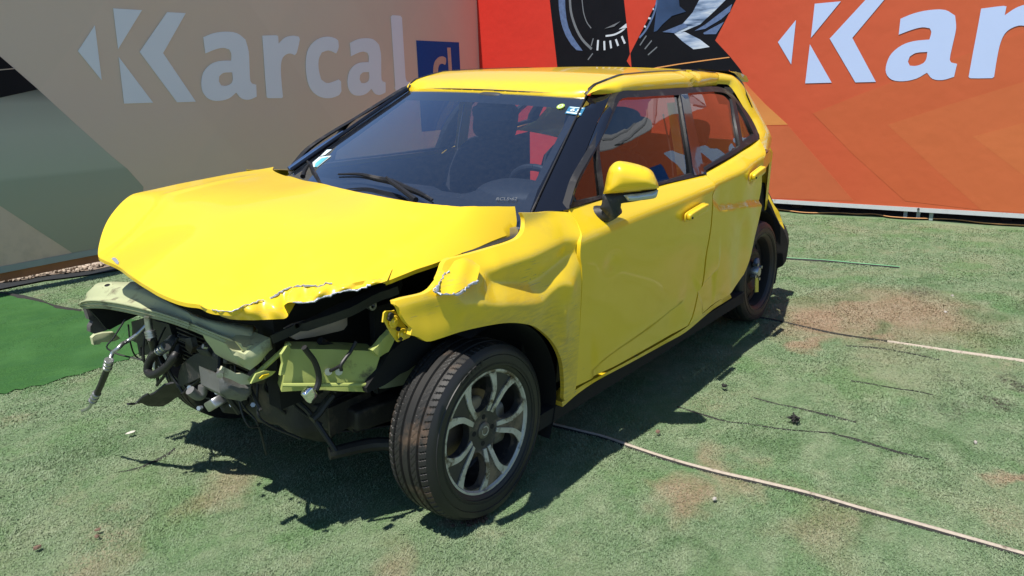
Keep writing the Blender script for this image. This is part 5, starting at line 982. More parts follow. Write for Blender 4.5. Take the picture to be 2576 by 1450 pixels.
fe=A('flap'); tear('bare_metal_tear',fe[5:14]+[.004,.006,0],.004,fen,7); tear('bare_metal_tear',fe[12:16]+[.003,.003,0],.002,fen,8)
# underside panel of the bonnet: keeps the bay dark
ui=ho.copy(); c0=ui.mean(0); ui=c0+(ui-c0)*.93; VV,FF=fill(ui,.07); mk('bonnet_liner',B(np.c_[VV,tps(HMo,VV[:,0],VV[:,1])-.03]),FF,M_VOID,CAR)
# --- front end structure
bt,bl,bb=A('beam_top'),A('beam_low'),A('beam_back')
def sm(P,n): return resample(smooth_poly(P,False,4,70),n=n)
n_=40; T_,L_,K_=sm(bt,n_),sm(bl,n_),sm(bb,n_)
rows=[K_+[0,0,-.03],K_,K_*.55+T_*.45+[0,0,.004],K_*.40+T_*.60+[0,0,-.012],K_*.2+T_*.8+[0,0,-.012],T_*.93+K_*.07+[0,0,-.004],T_,T_*.85+L_*.15+[.004,0,0],T_*.6+L_*.4+[-.010,0,0],T_*.4+L_*.6+[.004,0,0],T_*.2+L_*.8+[-.010,0,0],L_+[.003,0,0],L_+[-.05,0,-.005]]
V=np.vstack(rows); F=[(j*n_+i,(j+1)*n_+i,(j+1)*n_+i+1,j*n_+i+1) for j in range(len(rows)-1) for i in range(n_-1)]
beam=shell(V,F,np.array([-.003,0,-.004]),full=True).build('slam_panel',M_PRIM,CAR,sharp=35,body=True); beam['label']='bare pale green slam panel'
h_=A('beam_hole')[0]; mb=lathe([(.010,.010),(.018,.010),(.020,.0),(.020,-.006)],20); V=np.array(mb.V)@rotm('X',math.radians(80)).T@rotm('Y',.25).T+h_+[0,0,.012]; mb.V=[tuple(v) for v in V]; mb.build('mount_bush',M_PRIM,beam,body=True)
mb=lathe([(.0,.0),(.012,.0)],16); V=np.array(mb.V)@rotm('X',math.radians(80)).T@rotm('Y',.25).T+h_+[0,0,.021]; mb.V=[tuple(v) for v in V]; mb.build('bush_hole',M_VOID,beam,body=True)
def plate(name,key,th,mat,par=CAR,**kw):
    sub={k:kw.pop(k) for k in list(kw) if k in ('sharp',)}
    return slab(A(key),th,**kw).build(name,mat,par,sharp=sub.get('sharp',35),body=True)
plate('crash_can','crash_can',.12,M_PRIM,bulge=.02,noise=.008); plate('crumpled_edge','chip_light',.01,M_PRIM,noise=.004)
mp=plate('mount_plate','mount_plate',.008,plain('pale_primer',(.55,.54,.38),.55,var=.15,sc=20,dirt=((.14,.11,.07),16,.57)),noise=.003)
mb_=plate('gearbox_mount','mount_block',.10,M_ALU,bulge=.03,noise=.004)
q=A('mount_plate'); mb=lathe([(0,.012),(.010,.012),(.012,.0)],6); V=np.array(mb.V)@rotm('Z',-.7).T+q[0]*.75+q[2]*.25+[.008,.008,.0]; mb.V=[tuple(v) for v in V]; mb.build('bolt',M_STEEL,mp,body=True)
tube(A('strut'),.008,8,sm=False).build('bent_strut',M_PRIMY,CAR,body=True)
plate('torn_plate','plate2',.006,M_PRIMY,noise=.004); slab(A('yellow_chip')+[.012,.008,.004],.004,toward=np.array([.6,.7,.3])).build('torn_plate',M_YELP,CAR,body=True)
rail=plate('chassis_rail','rail',.09,M_PRIMY,sp=.03,noise=.0025); rail['label']='bare yellow-green chassis rail'
tube(A('rail_rib')+[.004,.006,0],[.006,.007,.006],8,sm=False).build('pressed_rib',M_PRIMY,rail,body=True)
nr=np.cross(A('rail')[2]-A('rail')[0],A('rail')[8]-A('rail')[0]); nr/=np.linalg.norm(nr); nr=nr if nr[1]>0 else -nr
for q,r_ in zip(A('rail_holes'),(.013,.006,.006)): cyl(q+nr*.006,nr,r_,.006,16).build('rail_hole',M_VOID,rail,body=True)
for q in A('clips'):
    cl=cyl(q+nr*.012,nr,.011,.02,12); cl.build('wire_clip',M_STEEL,rail,body=True)
plate('rail_flange','rail_flange',.01,M_PRIMY,noise=.003); plate('horn_bracket','horn',.02,M_PRIMY,noise=.004)
plate('arch_liner','shield',.02,M_VOID,noise=.004,sp=.03); plate('inner_apron','liner',.02,M_PRIM)
tk=plate('coolant_tank','tank',.10,M_TANK,bulge=.02); tube(A('tank')[[11,10,9,8]]+[.004,.004,.035],.003,6,sm=False).build('tank_rib',M_TANK,tk,body=True)
plate('cross_bar','bar',.03,M_PLAS,sp=.03,noise=.002)
q=A('bolt_eye'); box(q[0],(.022,.004,.010)).build('small_bracket',M_STEEL,CAR,body=True); lathe([(.008,-.008),(.014,-.008),(.014,.008),(.008,.008),(.008,-.008)],14)
mb=lathe([(.008,-.008),(.015,-.008),(.015,.008),(.008,.008),(.008,-.008)],14); V=np.array(mb.V)+q[1]; mb.V=[tuple(v) for v in V]; mb.build('bolt_eye',M_STEEL,CAR,body=True)
for k,r_ in (('wire1',.009),('wire2',.0055),('wire3',.0055),('wire4',.012),('hose_low',.013)): tube(A(k)+[.01,.014,0],r_,8).build('wire' if 'wire' in k else 'hose',M_RUB,CAR,body=True)
cn=A('connector')[0]+[.02,.02,0]; mb=sbox(cn,(.018,.012,.022),.4,rotm('Y',.5),n=10); mb.build('plug',M_CHROME,CAR,body=True)
plate('splash_shield','splash',.006,M_PLAS,sp=.03,noise=.004,toward=np.array([.9,.2,.3])); plate('splash_shield','splash2b',.03,M_PLAS,sp=.03,noise=.003)
plate('lamp_bracket','headbox',.06,plain('sooty_plastic',(.030,.030,.026),.6,var=.5,sc=9,bump=.3),noise=.004,toward=np.array([.9,.2,.1])); plate('lamp_bracket_lid','headbox_lid',.02,M_PLAS)
plate('bumper_end','bumper_end',.03,plain('grey_plastic',(.085,.08,.08),.6,var=.4,sc=30),toward=np.array([.9,.3,.2]),noise=.004); plate('bumper_end','bumper_end2',.02,M_PRIM,noise=.006,toward=np.array([.9,.3,.3])); plate('lower_grille','bumper_dark',.02,M_VOID)
for k,r_,m_,nm in (('hose_ac',.0075,M_STEEL,'pipe'),('hose_rub',.0115,M_RUB,'hose'),('hose_fer1',.0135,M_STEEL,'ferrule'),('hose_fer2',.013,M_STEEL,'ferrule'),('hose_tip',.0065,M_STEEL,'pipe'),('pipe_up',.012,M_STEEL,'pipe'),('pipe_fer',.0155,M_STEEL,'ferrule'),('hose_big',.0155,M_RUB,'hose'),('hose_loop',.0145,M_RUB,'hose'),('loop_fit',.016,M_STEEL,'ferrule'),('pipe_low',.014,M_ALU,'pipe')):
    P=A(k)
    o=tube(P,r_,12).build(nm,m_,CAR,body=True)
    if nm=='ferrule':
        d=(P[-1]-P[0]); 
        for t in (.1,.5,.9): cyl(P[0]+d*t,d,r_*1.18,.006,14).build('crimp_ring',m_,o,body=True)
plate('washer_tank','white_part',.02,plain('white_plastic',(.50,.49,.45),.5)); plate('metal_clip','metal_clip',.02,M_ALU)
# loose wiring, clips and bolts all through the torn-open bay
rw=random.Random(11)
for k_ in range(26):
    a0=np.array([rw.uniform(.30,.56),rw.uniform(-.46,.36),rw.uniform(.52,.66)]); b0=a0+np.array([rw.uniform(-.06,.06),rw.uniform(-.16,.16),-rw.uniform(.08,.26)]); m0=(a0+b0)/2+np.array([rw.uniform(.0,.07),rw.uniform(-.06,.06),rw.uniform(-.08,.02)])
    tube([a0,(a0+m0)/2+[.01,0,-.01],m0,b0],rw.choice([.003,.0045,.006,.009]),7).build('wire',M_RUB,CAR,body=True)
for k_ in range(16):
    c0=np.array([rw.uniform(.36,.52),rw.uniform(-.42,.34),rw.uniform(.36,.60)]); h0=[rw.uniform(.012,.04),rw.uniform(.012,.045),rw.uniform(.012,.035)]
    sbox(c0,h0,.25,rotm('Y',rw.uniform(-.6,.6))@rotm('X',rw.uniform(-.6,.6)),n=8).build('bracket',rw.choice([M_GREASE,M_PLAS,M_PLAS,M_ALU,M_STEEL]),CAR,body=True)
for k_ in range(9):
    c0=np.array([rw.uniform(.46,.58),rw.uniform(-.30,.36),rw.uniform(.40,.66)]); cyl(c0,(rw.uniform(.4,1),rw.uniform(-.3,.8),.3),.008,.014,6).build('bolt',M_STEEL,CAR,body=True)
for k_ in range(13): box((.415,-.12+.0,.42+.016*k_),(.006,.22,.0025)).build('radiator_fin',M_GREASE,CAR,body=True)
# engine, gearbox, bay walls, floor: dark masses that fill the bay
mb=MB(); sbox((.22,.05,.45),(.16,.30,.20),.5,mb=mb,fn=lambda P:P*(1+.06*np.sin(P[:,:1]*40)+.05*np.sin(P[:,1:2]*33+1)+.05*np.sin(P[:,2:]*37))); mb.build('engine',M_GREASE,CAR,body=True)
mb=MB(); sbox((.24,.16,.40),(.10,.12,.09),.6,mb=mb,fn=lambda P:P*(1+.08*np.sin(P[:,:1]*60)+.07*np.sin(P[:,1:2]*53+1)+.06*np.sin(P[:,2:]*57))); mb.build('gearbox',M_GREASE,CAR,body=True)
for c_,h2,a_ in (((.22,.28,.37),(.10,.08,.05),.3),((.12,.40,.36),(.12,.05,.04),-.2),((.28,.02,.37),(.06,.09,.05),.5)):
    sbox(c_,h2,.22,rotm('Z',a_),n=14,fn=lambda P:P*(1+.03*np.sin(P[:,:1]*120)+.03*np.sin(P[:,1:2]*110+1))).build('gearbox_housing',M_GREASE,CAR,body=True)
for k_ in range(6): box((.22+.03*math.cos(k_),.20+.035*k_,.375),(.09,.004,.05)).build('casting_rib',M_GREASE,CAR,body=True)
tube([(.22,-.52,.33),(.20,-.2,.31),(.20,.15,.31),(.22,.40,.33)],.024,12).build('subframe',M_GREASE,CAR,body=True)
for sg in (1,-1): tube([(.05,.60*sg,.24),(.15,.42*sg,.24),(.30,.34*sg,.24)],[.018,.024,.022],10).build('lower_arm',M_GREASE,CAR,body=True); tube([(.02,.60*sg,.30),(-.02,.25*sg,.32)],.014,8).build('drive_shaft',M_GREASE,CAR,body=True)
VV,FF=fill(np.array([(.36,-.62),(.42,-.3),(.33,-.05),(.36,.14),(.26,.30),(.10,.40),(-.20,.60),(-.40,.66),(-.40,-.66),(-.20,-.60),(.10,-.5)]),.05)
shell(np.c_[VV,.272+.012*np.sin(VV[:,0]*14)+.01*np.sin(VV[:,1]*11+1)+.05*sst(.1,.4,VV[:,0])],FF,np.array([0,0,.006]),full=True).build('shade_tray',M_PLAS,CAR,body=True)  # tray added to keep sky light off the ground below
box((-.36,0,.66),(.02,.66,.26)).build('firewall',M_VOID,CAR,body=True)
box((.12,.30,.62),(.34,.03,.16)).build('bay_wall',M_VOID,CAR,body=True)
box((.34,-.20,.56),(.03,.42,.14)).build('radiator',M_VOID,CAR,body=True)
box((-.15,.74,.83),(.30,.075,.008)).build('sun_leak_filler',M_VOID,CAR,body=True)  # unseen filler added to stop sun leaking past the fender
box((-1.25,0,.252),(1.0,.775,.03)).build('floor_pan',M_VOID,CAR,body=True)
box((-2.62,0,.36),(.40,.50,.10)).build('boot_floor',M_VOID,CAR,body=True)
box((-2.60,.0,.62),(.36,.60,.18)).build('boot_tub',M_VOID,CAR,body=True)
for sg in (1,-1):
    a_=np.linspace(1.30,math.pi+.45,18)
    arc=np.array([(-.02+.375*math.cos(t),.33+.375*math.sin(t)) for t in a_]); P0=np.c_[arc[:,0],np.full(18,.80*sg),arc[:,1]]; P1=np.c_[arc[:,0],np.full(18,.46*sg),arc[:,1]]
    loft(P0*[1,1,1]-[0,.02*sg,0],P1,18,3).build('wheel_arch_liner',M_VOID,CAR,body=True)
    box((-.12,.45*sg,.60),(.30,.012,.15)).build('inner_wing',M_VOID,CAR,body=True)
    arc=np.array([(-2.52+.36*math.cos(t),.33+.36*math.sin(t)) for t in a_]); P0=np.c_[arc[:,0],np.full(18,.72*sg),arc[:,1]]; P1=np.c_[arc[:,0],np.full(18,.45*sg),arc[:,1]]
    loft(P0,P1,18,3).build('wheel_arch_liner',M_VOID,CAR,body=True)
# cowl below the windscreen
mb=MB(); V=[];ny_=17
for x_,z_ in ((.36,-.06),(.12,-.04),(.0,.0),(-.10,.012)):
    for v in np.linspace(-1,1,ny_): e=wsp(.84,v); V.append((e[0]+x_-.02,e[1]*1.02,e[2]-.02+z_*.6-.012))
mb.add(V,[(j*ny_+i,j*ny_+i+1,(j+1)*ny_+i+1,(j+1)*ny_+i) for j in range(3) for i in range(ny_-1)]); mb.build('cowl',M_PLAS,CAR,body=True)
box((-.25,.70,.95),(.014,.018,.02)).build('wing_bracket',M_STEEL,CAR,body=True); box((-.20,.64,.885),(.10,.012,.02)).build('wing_bracket',M_PRIMY,CAR,body=True)
# wipers
for bk,ak in (('wip_blade','wip_arm'),('wip2_blade','wip2_arm')):
    wb=tube(A(bk)+[.0,0,.004],[.004,.008,.011,.009,.005],6).build('wiper',M_TRIM,CAR,body=True)
    tube(A(bk)+[-.004,0,-.008],[.003,.004,.004,.003],6).build('wiper_rubber',M_RUB,wb,body=True)
    tube(A(ak)+[.0,0,.012],[.006,.009,.011],8).build('wiper_arm',M_TRIM,wb,body=True)
# stickers on the glass
sb_=on_screen(A('st_blue'),.002); M_CY=plain('cyan_sticker',(.10,.42,.50),.5); M_STB=plain('blue_sticker',(.02,.16,.30),.5); M_WST=plain('white_sticker',(.62,.72,.72),.5); M_STG=plain('green_sticker',(.42,.60,.10),.5)
W0=np.array([.52,0,.855])
def decal(name,P,mat,off,par,holes=None): return slab(on_screen(P,off),.0006,toward=W0).build(name,mat,par,smooth=False,body=True)
def bil(s_,t): a,b,c,d_=sb_; return (a*(1-s_)+b*s_)*(1-t)+(d_*(1-s_)+c*s_)*t
st=decal('window_sticker',sb_,M_STB,.003,ws)
def on_st(name,pts,mat,off=.0045): return slab(np.array([bil(*p) for p in pts])+W0*off*.5,.0005,toward=W0).build(name,mat,ws,smooth=False,body=True)
on_st('sticker_print',[(.08,.08),(.92,.08),(.92,.18),(.08,.18)],M_WST); on_st('sticker_print',[(.06,.76),(.94,.76),(.94,.92),(.06,.92)],M_WST)
six=[(.36+.14*math.sin(a),.56-.15*math.cos(a)) for a in np.linspace(0,2*math.pi,20)[:-1]]; 
VV,FF=fill(np.array(six),.05,[np.array([(.36+.05*math.sin(a),.57-.055*math.cos(a)) for a in np.linspace(0,2*math.pi,10)[:-1]])]); mk('sticker_numeral',B(np.array([bil(*v) for v in VV])+W0*.004),FF,M_WST,ws,False)
on_st('sticker_numeral',[(.22,.55),(.26,.38),(.40,.24),(.47,.28),(.36,.40),(.32,.55)],M_WST,.006); on_st('sticker_print',[(.70+.10*math.sin(a),.42-.12*math.cos(a)) for a in np.linspace(0,2*math.pi,13)[:-1]],M_WST); on_st('sticker_print',[(.56,.60),(.82,.60),(.82,.68),(.56,.68)],M_WST)
g0=on_screen(A('st_green'),.003)[0]; e1=np.array([0,1,0.]); e2=np.cross(W0,e1)
for r_,m_,of in ((.017,M_STG,.001),(.011,M_WST,.0022),(.007,M_STG,.0034)): slab(np.array([g0+W0*of+(e1*math.sin(a)+e2*math.cos(a))*r_ for a in np.linspace(0,2*math.pi,21)[:-1]]),.0006,toward=W0).build('window_sticker' if r_>.015 else 'sticker_print',m_,ws,smooth=False,body=True)
st1=A('st_c1'); decal('window_sticker',st1,M_WST,.003,ws); m1=st1.mean(0); decal('sticker_print',m1+(st1-m1)*np.array([.5,.5,.85])+[0,.015,0],M_CY,.005,ws); decal('window_sticker',A('st_c2'),M_WST,.003,ws)
# etched registration on the lower edge of the glass (flat print)
pt=on_screen(A('plate_txt'),.004)
def text_mesh(body):
    cu=bpy.data.curves.new('text','FONT'); cu.body=body; cu.size=1; to=bpy.data.objects.new('text',cu); COL.objects.link(to)
    me=bpy.data.meshes.new_from_object(to.evaluated_get(bpy.context.evaluated_depsgraph_get())); r=[(v.co.x,v.co.y) for v in me.vertices],[tuple(p.vertices) for p in me.polygons]; bpy.data.objects.remove(to); bpy.data.meshes.remove(me); bpy.data.curves.remove(cu); return r
tv,tf=text_mesh('RCLS\u202262'); wv=max(v[0] for v in tv); L=np.linalg.norm(pt[1]-pt[0]); ex=(pt[1]-pt[0])/L; ey=-np.cross(ex,W0)*-1; ey=np.cross(W0,ex); ey/=np.linalg.norm(ey)
vs=[B(pt[0]+ex*(v[0]/wv*L)+ey*(v[1]/wv*L*1.1)+W0*.003) for v in tv]; o=mk('etched_text',vs,tf,plain('etched_print',(.10,.11,.12),.6),ws,False)
# --- door mirror
M_LAMP=glass('lamp_glass',(.8,.82,.8))
M_LAMPB=plain('clear_lamp',(.45,.5,.52),.12,.3,var=.5,sc=18,coat=1.)
def puff(P,back,bul,name,mat,par,push=0.,ex=.5):
    """pillow-like solid whose outline is P; swells towards the front"""
    n=np.array([.8,.6,0.]); e1=np.array([-.6,.8,0.]); e2=np.array([0,0,1.]); c=P.mean(0)
    Q=smooth_poly(np.stack([(P-c)@e1,(P-c)@e2],1),True,4,70); VV,FF=fill(Q,.009); dd=segdist(VV,resample(Q,step=.008,closed=True)); ext=np.ptp(Q,0).min()
    f=np.clip(1-(1-np.clip(dd/(ext*.45),0,1))**2,0,1)**ex
    V3=c+VV[:,:1]*e1+VV[:,1:]*e2+(push+bul*f)[:,None]*n
    mb=MB(); mb.add(V3,FF); n0=len(V3); mb.add(c+VV[:,:1]*e1*.97+VV[:,1:]*e2*.97+(push-back*f)[:,None]*n,[x[::-1] for x in FF])
    mb.F+=[(b,a,n0+a,n0+b) for a,b in bedges(FF)]; mb.M+=[0]*(len(mb.F)-len(mb.M))
    return mb.build(name,mat,par,sharp=70,body=True)
ho_=puff(A('m_house'),.03,.014,'door_mirror',M_PLAS,CAR); puff(A('m_cap'),.07,.055,'mirror_cap',M_YELP,ho_,.006); puff(A('m_lamp'),.03,.012,'indicator_lamp',M_LAMPB,ho_,.024)
tube(np.array([[-.585,.80,.975],[-.595,.845,.985],[-.60,.88,1.01]]),[.035,.03,.025],14).build('mirror_foot',M_PLAS,ho_,body=True)
# --- door handles
for key,par in (('hnd1',fd),('hnd2',rd)):
    P=A(key); c=P.mean(0); d=(P[4]-P[0]); d[1]=0; L=np.linalg.norm(d)/2; ax=math.atan2(d[2],d[0])
    hx=max(L,.075); R=rotm('Y',-ax)
    sbox(c+[0,-.006,-.003],(hx*1.06,.005,.0215),.35,R,n=12).build('handle_recess',M_YELD,par,body=True)
    sbox(c+[0,.008,0],(hx,.012,.018),.42,R,n=14,fn=lambda P:P).build('handle',M_YELP,par,body=True)
    cyl(c+np.array(R)@np.array([-hx*.85,.020,.004]),(0,1,0),.005,.003,10).build('lock',M_VOID,par,body=True)
# --- rear end remains
plate('bumper_strip','rb_strip',.02,M_YELD,noise=.004,toward=np.array([.8,.5,.2])); plate('bumper_liner','rb_liner',.10,M_VOID,toward=np.array([.8,.5,.1]),noise=.004); plate('mud_flap','mudflap',.01,M_PLAS)
# --- cabin
M_DASH=plain('dash_plastic',(.030,.033,.040),.6,var=.15,sc=60,bump=.15); M_SEAT=plain('seat_cloth',(.022,.022,.026),.9,var=.3,sc=90,bump=.3); M_LINE=plain('headlining',(.30,.29,.27),.9); M_BELT=plain('belt_web',(.16,.155,.15),.8)
mb=MB(); prof=[(-.42,.94),(-.50,.955),(-.62,.955),(-.74,.945),(-.80,.91),(-.82,.85),(-.78,.62)]; ys=np.linspace(-.70,.70,29); V=[]
for y in ys:
    for i,(x,z) in enumerate(prof): V.append((x,y,z+(.055*math.exp(-((y-.36)/.17)**4) if i in (2,3) else 0)-(.015 if abs(y)<.12 and i in (3,4) else 0)+.015*(1-(y/.7)**2)))
m_=len(prof); mb.add(V,[(j*m_+i,j*m_+i+1,(j+1)*m_+i+1,(j+1)*m_+i) for j in range(28) for i in range(m_-1)]); mb.build('dashboard',M_DASH,CAR,sharp=60,body=True)
sbox((-.68,.36,.985),(.12,.175,.055),.8,rotm('Y',.15)).build('instrument_hood',M_DASH,CAR,body=True)
R=rotm('Y',math.radians(-62)); mb=MB(); a=np.linspace(0,2*math.pi,41); tube(np.array([(.175*math.cos(t),.175*math.sin(t),0) for t in a]),.015,10,mb,sm=False)
for an in (0,math.pi*.5+.5,math.pi*1.5-.5): tube([(0,0,-.02),(.17*math.cos(an+math.pi),.17*math.sin(an+math.pi),0)],[.03,.016],8,mb)
sbox((0,0,-.015),(.06,.065,.03),.5,mb=mb,n=12); V=np.array(mb.V)@R.T+np.array([-.89,.36,.93]); mb.V=[tuple(v) for v in V]; mb.build('steering_wheel',M_DASH,CAR,body=True)
def seat(x,y,w_,rear=False):
    st=sbox((x+.18,y,.50),(.27,w_,.09),.4,rotm('Y',-.1),n=14).build('rear_seat' if rear else 'front_seat',M_SEAT,CAR,body=True)
    def sh(P):
        t=P[:,2]/.33; P=P.copy(); P[:,1]*=np.where(t>0,1-.28*np.clip(t,0,1)**2,1); P[:,0]+=.03*np.cos(t*3); return P
    sbox((x-.14,y,.80),(.085,w_,.33),.38,rotm('Y',-.30),n=18,fn=sh).build('backrest',M_SEAT,st,body=True)
    for yy in ((y,) if not rear else (-.36,0,.36)):
        sbox((x-.255,yy,1.205 if not rear else 1.13),(.055,.13 if not rear else .11,.10 if not rear else .075),.5,rotm('Y',-.18),n=14).build('headrest',M_SEAT,st,body=True)
        for s2 in (-.05,.05): tube([(x-.24,yy+s2,1.0),(x-.25,yy+s2,1.16)],.006,6).build('headrest_post',M_STEEL,st,body=True)
seat(-1.18,.36,.25); seat(-1.18,-.36,.25); seat(-2.02,0,.58,True)
sbox((-.90,.06,1.285),(.02,.11,.035),.5,rotm('Y',.2)).build('rear_view_mirror',M_DASH,CAR,body=True); sbox((-.93,0.05,1.345),(.05,.07,.03),.5).build('mirror_mount',M_DASH,CAR,body=True)
for sg in (1,-1):
    tube(np.array([(-1.46,.60,1.28),(-1.47,.66,1.05),(-1.48,.68,.80)])*[1,sg,1],.004,6).build('seat_belt',M_BELT,CAR,body=True)
    loft(np.array([(-1.45,.62,1.33),(-1.47,.69,1.0),(-1.48,.70,.70)])*[1,sg,1],np.array([(-1.55,.61,1.33),(-1.57,.69,1.0),(-1.60,.70,.70)])*[1,sg,1],10,3).build('inner_pillar',M_YELP,CAR,body=True)
    loft(np.array([(-.45,.755,1.00),(-1.5,.755,1.00),(-2.2,.70,1.08)])*[1,sg,1],np.array([(-.45,.74,.35),(-1.5,.74,.35),(-2.2,.68,.45)])*[1,sg,1],16,4).build('door_lining',M_DASH,CAR,body=True)
ro_=ro.copy(); c0=ro_.mean(0); ro_=c0+(ro_-c0)*.97; VV,FF=fill(ro_,.12); mk('headlining',B(np.c_[VV,roof(VV[:,0],VV[:,1])-.03]),FF,M_LINE,CAR)
# ================= wheels (stand on the ground, so not leaned)
M_TYRE=plain('tyre_rubber',(.013,.0125,.012),.6,var=.3,sc=18,dirt=((.085,.055,.036),7,.53),bump=.1); M_SIDEW=plain('tyre_sidewall',(.013,.013,.014),.5,var=.2,sc=14)
M_RIMD=plain('dusty_dark_alloy',(.040,.038,.037),.55,.2,var=.5,sc=12,dirt=((.20,.155,.11),8,.50)); M_RIMB=plain('machined_alloy',(.52,.51,.46),.45,.3,var=.3,sc=25,dirt=((.13,.10,.065),20,.50)); M_DISC=plain('brake_disc',(.22,.17,.13),.5,.7,var=.4,sc=16)
def place(mb,c,steer,cam_):
    R=rotm('Z',steer)@rotm('X',cam_); return mb,R,np.array(c)
def bw(mb,name,mat,par,R,c,sharp=35): 
    V=np.array(mb.V)@R.T+c; mb.V=[tuple(v) for v in V]; return mb.build(name,mat,par,sharp=sharp)
def tyre(R,c,par,ro=.301,wd=.186,rr=.212,seg=300,flat_=.012):
    hw=wd/2; ws_=np.concatenate([np.linspace(-hw*.86,hw*.86,61)]); V=[];nw=len(ws_)
    th=np.arange(seg)*2*math.pi/seg; TH,WW=np.meshgrid(th,ws_,indexing='ij')
    r_=ro-.010*(np.abs(WW)/(hw*.86))**4
    for g_,gw in ((-.050,.0042),(-.017,.005),(.017,.005),(.050,.0036)): r_-=.0075*(np.abs(WW-g_)<gw)
    blk=(TH/(2*math.pi)*75+np.abs(WW)*26)%1; blk=(TH/(2*math.pi)*80+np.abs(WW)*16+.3*sst(.06,.052,np.abs(WW)))%1; r_-=.0042*((blk<.17)&(np.abs(WW)>.055))
    b2=(TH/(2*math.pi)*80+WW*60)%1; r_-=.0022*((b2<.16)&(np.abs(WW)>.024)&(np.abs(WW)<.045))
    def ring(r2,w2): 
        x=r2*np.sin(TH if np.ndim(r2)>1 else th); z=r2*np.cos(TH if np.ndim(r2)>1 else th); return x,z
    P=np.stack([r_*np.sin(TH),WW,r_*np.cos(TH)],-1)
    # rest flat on the ground
    side=[]
    for s_ in (-1,1):
        pr=[(ro-.012,hw*.87),(ro-.020,hw*.95),(ro-.034,hw*1.0),(ro-.055,hw*1.03),(ro-.075,hw*1.02),(rr+.012,hw*.96),(rr+.004,hw*.93),(rr-.004,hw*.86),(rr-.012,hw*.70)]
        side.append(pr)
    V=P.reshape(-1,3); F=[(k*nw+i,k*nw+i+1,((k+1)%seg)*nw+i+1,((k+1)%seg)*nw+i) for k in range(seg) for i in range(nw-1)]
    mb=MB().add(V,F,0)
    for s_,pr in zip((-1,1),side):
        q=[(ro-.010,hw*.86)]+pr; m=lathe([(a,b*s_) for a,b in q],seg); F2=m.F if s_<0 else [f[::-1] for f in m.F]; mb.add(m.V,F2,1)
    for s_ in (-1,1):
        for r2 in (rr+.020,rr+.024,ro-.040): m=lathe([(r2-.0016,hw*1.0*s_),(r2,hw*1.0*s_+.0035*s_),(r2+.0016,hw*1.0*s_)],120); mb.add(m.V,m.F if s_<0 else [f[::-1] for f in m.F],1)
    V=np.array(mb.V)@R.T+c
    V[:,2]=np.where(V[:,2]<.002,.002+(V[:,2]-.002)*.08,V[:,2]); low=np.clip(1-V[:,2]/.09,0,1); ax=R@np.array([0,1.,0]); V+=np.outer(low**2*.014*np.sign((V-c)@ax)*(np.abs((V-c)@ax)>hw*.9),ax)
    mb.V=[tuple(v) for v in V]; o=mb.build('tyre',[M_TYRE,M_SIDEW],par,sharp=28)
    if seg>200:
        tv,tf=text_mesh('Giti'); wv_=max(v[0] for v in tv); V=[]
        for x_,y_ in tv:
            a_=.62-x_/wv_*.50; r2=rr+.034+y_*.030; V.append((r2*math.sin(a_),hw*1.03+.0015,r2*math.cos(a_)))
        mk('raised_letter',np.array(V)@R.T+c,tf,M_TYRE,par,False)
    return o
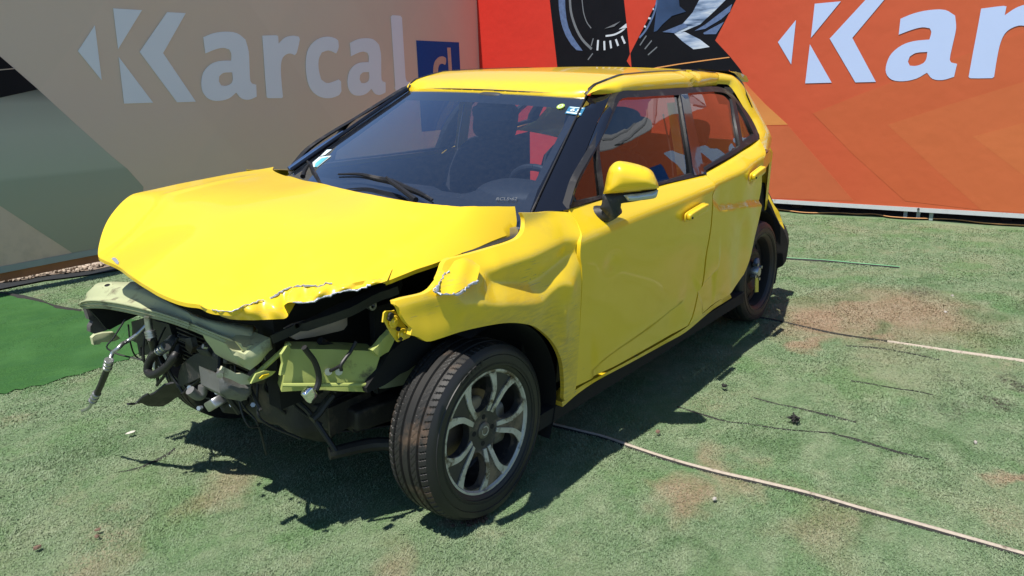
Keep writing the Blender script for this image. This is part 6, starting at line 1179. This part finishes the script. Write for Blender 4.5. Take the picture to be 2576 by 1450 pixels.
def alloy(R,c,par,face=.078,rot=-.50):
    mb=lathe([(.060,-.06),(.165,-.07),(.196,-.05),(.200,.0),(.200,face-.012),(.211,face-.004),(.214,face-.012),(.214,-.08)],72); rim=bw(mb,'rim',M_RIMD,par,R,c)
    mb=lathe([(.198,face-.004),(.203,face+.004),(.210,face+.004),(.215,face-.004)],90); bw(mb,'rim_lip',M_RIMB,par,R,c)
    out=np.array([(.203*math.sin(a),.203*math.cos(a)) for a in np.linspace(0,2*math.pi,90,endpoint=False)]); holes=[]
    for k in range(5):
        a0=rot+2*math.pi*(k+.5)/5; h=[]
        for r_,da in ((.074,0.0),(.078,-.20),(.092,-.345),(.115,-.40),(.140,-.395),(.163,-.355),(.184,-.275),(.1925,-.14),(.194,0),(.1925,.14),(.184,.275),(.163,.355),(.140,.395),(.115,.40),(.092,.345),(.078,.20)): h.append((r_*math.sin(a0+da),r_*math.cos(a0+da)))
        holes.append(smooth_poly(np.array(h),True,3,60))
    VV,FF=fill(out,.014,holes); rr_=np.hypot(*VV.T); yy=face-.004-.016*np.clip((.15-rr_)/.09,0,1)**1.5
    V3=np.stack([VV[:,0],yy,VV[:,1]],1); mb=shell(V3,FF[:,::-1],np.array([0,-.028,0]),full=True); bw(mb,'wheel_face',M_RIMD,par,R,c)
    for k in range(5):
        for s_ in (-1,1):
            a0=rot+2*math.pi*k/5; sp=[(.066,.020),(.112,.030),(.150,.045),(.196,.100)] ; 
            # bright band follows the edge of each opening then flares to the lip
            inn=[];ou=[]
            for r_,t0,t1 in ((.066,.05,.27),(.090,.07,.262),(.112,.085,.240),(.140,.105,.240),(.160,.145,.280),(.180,.19,.34),(.199,.225,.40)):
                inn.append((r_*math.sin(a0+s_*t0),r_*math.cos(a0+s_*t0))); ou.append((r_*math.sin(a0+s_*t1),r_*math.cos(a0+s_*t1)))
            pl=np.array(inn+ou[::-1]); VV,FF=fill(pl,.012); rr_=np.hypot(*VV.T); V3=np.stack([VV[:,0],face+.0005-.016*np.clip((.15-rr_)/.09,0,1)**1.5,VV[:,1]],1)
            mb=shell(V3,FF[:,::-1],np.array([0,-.005,0])); bw(mb,'spoke_facing',M_RIMB,par,R,c)
    mb=lathe([(0,face-.012),(.022,face-.012),(.028,face-.016),(.029,face-.024)],30); bw(mb,'centre_cap',plain('grimy_cap',(.16,.145,.12),.5,.4,var=.4,sc=40),par,R,c)
    # worn emblem on the cap: octagon outline
    oc=np.array([(.017*math.sin(a),.017*math.cos(a)) for a in np.arange(8)*math.pi/4+math.pi/8]); VV,FF=fill(oc,.006,[oc*.8]); bw(shell(np.stack([VV[:,0],np.full(len(VV),face-.0105),VV[:,1]],1),FF[:,::-1],np.array([0,-.001,0])),'cap_emblem',M_RIMB,par,R,c)
    for k in range(4):
        a0=rot+.4+k*math.pi/2; mb=cyl((.046*math.sin(a0),face-.022,.046*math.cos(a0)),(0,1,0),.009,.006,12); bw(mb,'wheel_nut',M_VOID,par,R,c)
    mb=lathe([(.0,.0),(.128,.0),(.130,-.012),(0,-.02)],48); bw(mb,'brake_disc',M_DISC,par,R,c)
    mb=sbox((-.10,.012,-.02),(.035,.035,.075),.4,n=12); bw(mb,'brake_caliper',M_ALU,par,R,c)
    mb=sbox((.0,.02,.075),(.035,.02,.035),.6,n=12); bw(mb,'hub_carrier',plain('rusty_tan',(.32,.24,.14),.7,var=.3,sc=20),par,R,c)
def steel(R,c,par,face=.055):
    mb=lathe([(.185,-.07),(.192,.0),(.192,face),(.202,face+.018),(.206,face+.014),(.206,-.07)],60); rim=bw(mb,'rim',M_VOID,par,R,c)
    out=np.array([(.190*math.sin(a),.190*math.cos(a)) for a in np.linspace(0,2*math.pi,60,endpoint=False)]); holes=[np.array([(.150*math.sin(b0)+.017*math.sin(t),.150*math.cos(b0)+.017*math.cos(t)) for t in np.linspace(0,2*math.pi,10,endpoint=False)]) for b0 in np.arange(12)*math.pi/6]
    VV,FF=fill(out,.016,holes); rr_=np.hypot(*VV.T); yy=face-.03+.022*np.exp(-((rr_-.115)/.028)**2)+.02*np.clip((.07-rr_)/.02,0,1)
    bw(shell(np.stack([VV[:,0],yy,VV[:,1]],1),FF[:,::-1],np.array([0,-.012,0])),'wheel_disc',plain('rusty_black_steel',(.025,.022,.020),.55,.2,var=.5,sc=12,dirt=((.08,.045,.028),7,.56)),par,R,c)
    mb=lathe([(0,face+.03),(.025,face+.03),(.032,face+.02),(.033,face-.02)],24); bw(mb,'hub',M_STEEL,par,R,c)
    for k in range(4):
        a0=.4+k*math.pi/2; bw(cyl((.05*math.sin(a0),face+.012,.05*math.cos(a0)),(0,1,0),.010,.03,6),'wheel_nut',M_STEEL,par,R,c)
    mb=slab(np.array([(-.02,face+.02,-.04),(.03,face+.02,-.03),(.02,face+.02,-.12),(-.03,face+.02,-.13)]),.004,body=False,toward=np.array([0,1,0])); bw(mb,'paper_tag',plain('yellow_tag',(.65,.60,.08),.6),par,R,c)
    mb=sbox((-.01,face+.005,.02),(.03,.012,.06),.5,n=10); bw(mb,'hub_cover',plain('blue_grey_plastic',(.08,.12,.20),.5),par,R,c)
def wheel(cx,cy,st_,cb_,sg,kind,label):
    c=np.array([cx,cy,.298]); R=rotm('Z',st_)@rotm('X',cb_)
    if sg<0: R=R@rotm('Z',math.pi)
    root=bpy.data.objects.new('wheel',None); link(root,CAR); root['label']=label; root.location=tuple(c)
    tyre(R,c,root,seg=640 if sg>0 and kind=='alloy' else 90)
    (alloy if kind=='alloy' else steel)(R,c,root)
    return root
wheel(-.012,.690,math.radians(0),math.radians(0),1,'alloy','dusty two-tone alloy front wheel'); wheel(-2.52,.665,0,0,1,'steel','black steel rear wheel'); wheel(.0,-.69,math.radians(0),0,-1,'alloy','alloy front wheel'); wheel(-2.52,-.68,0,0,-1,'alloy','alloy rear wheel')
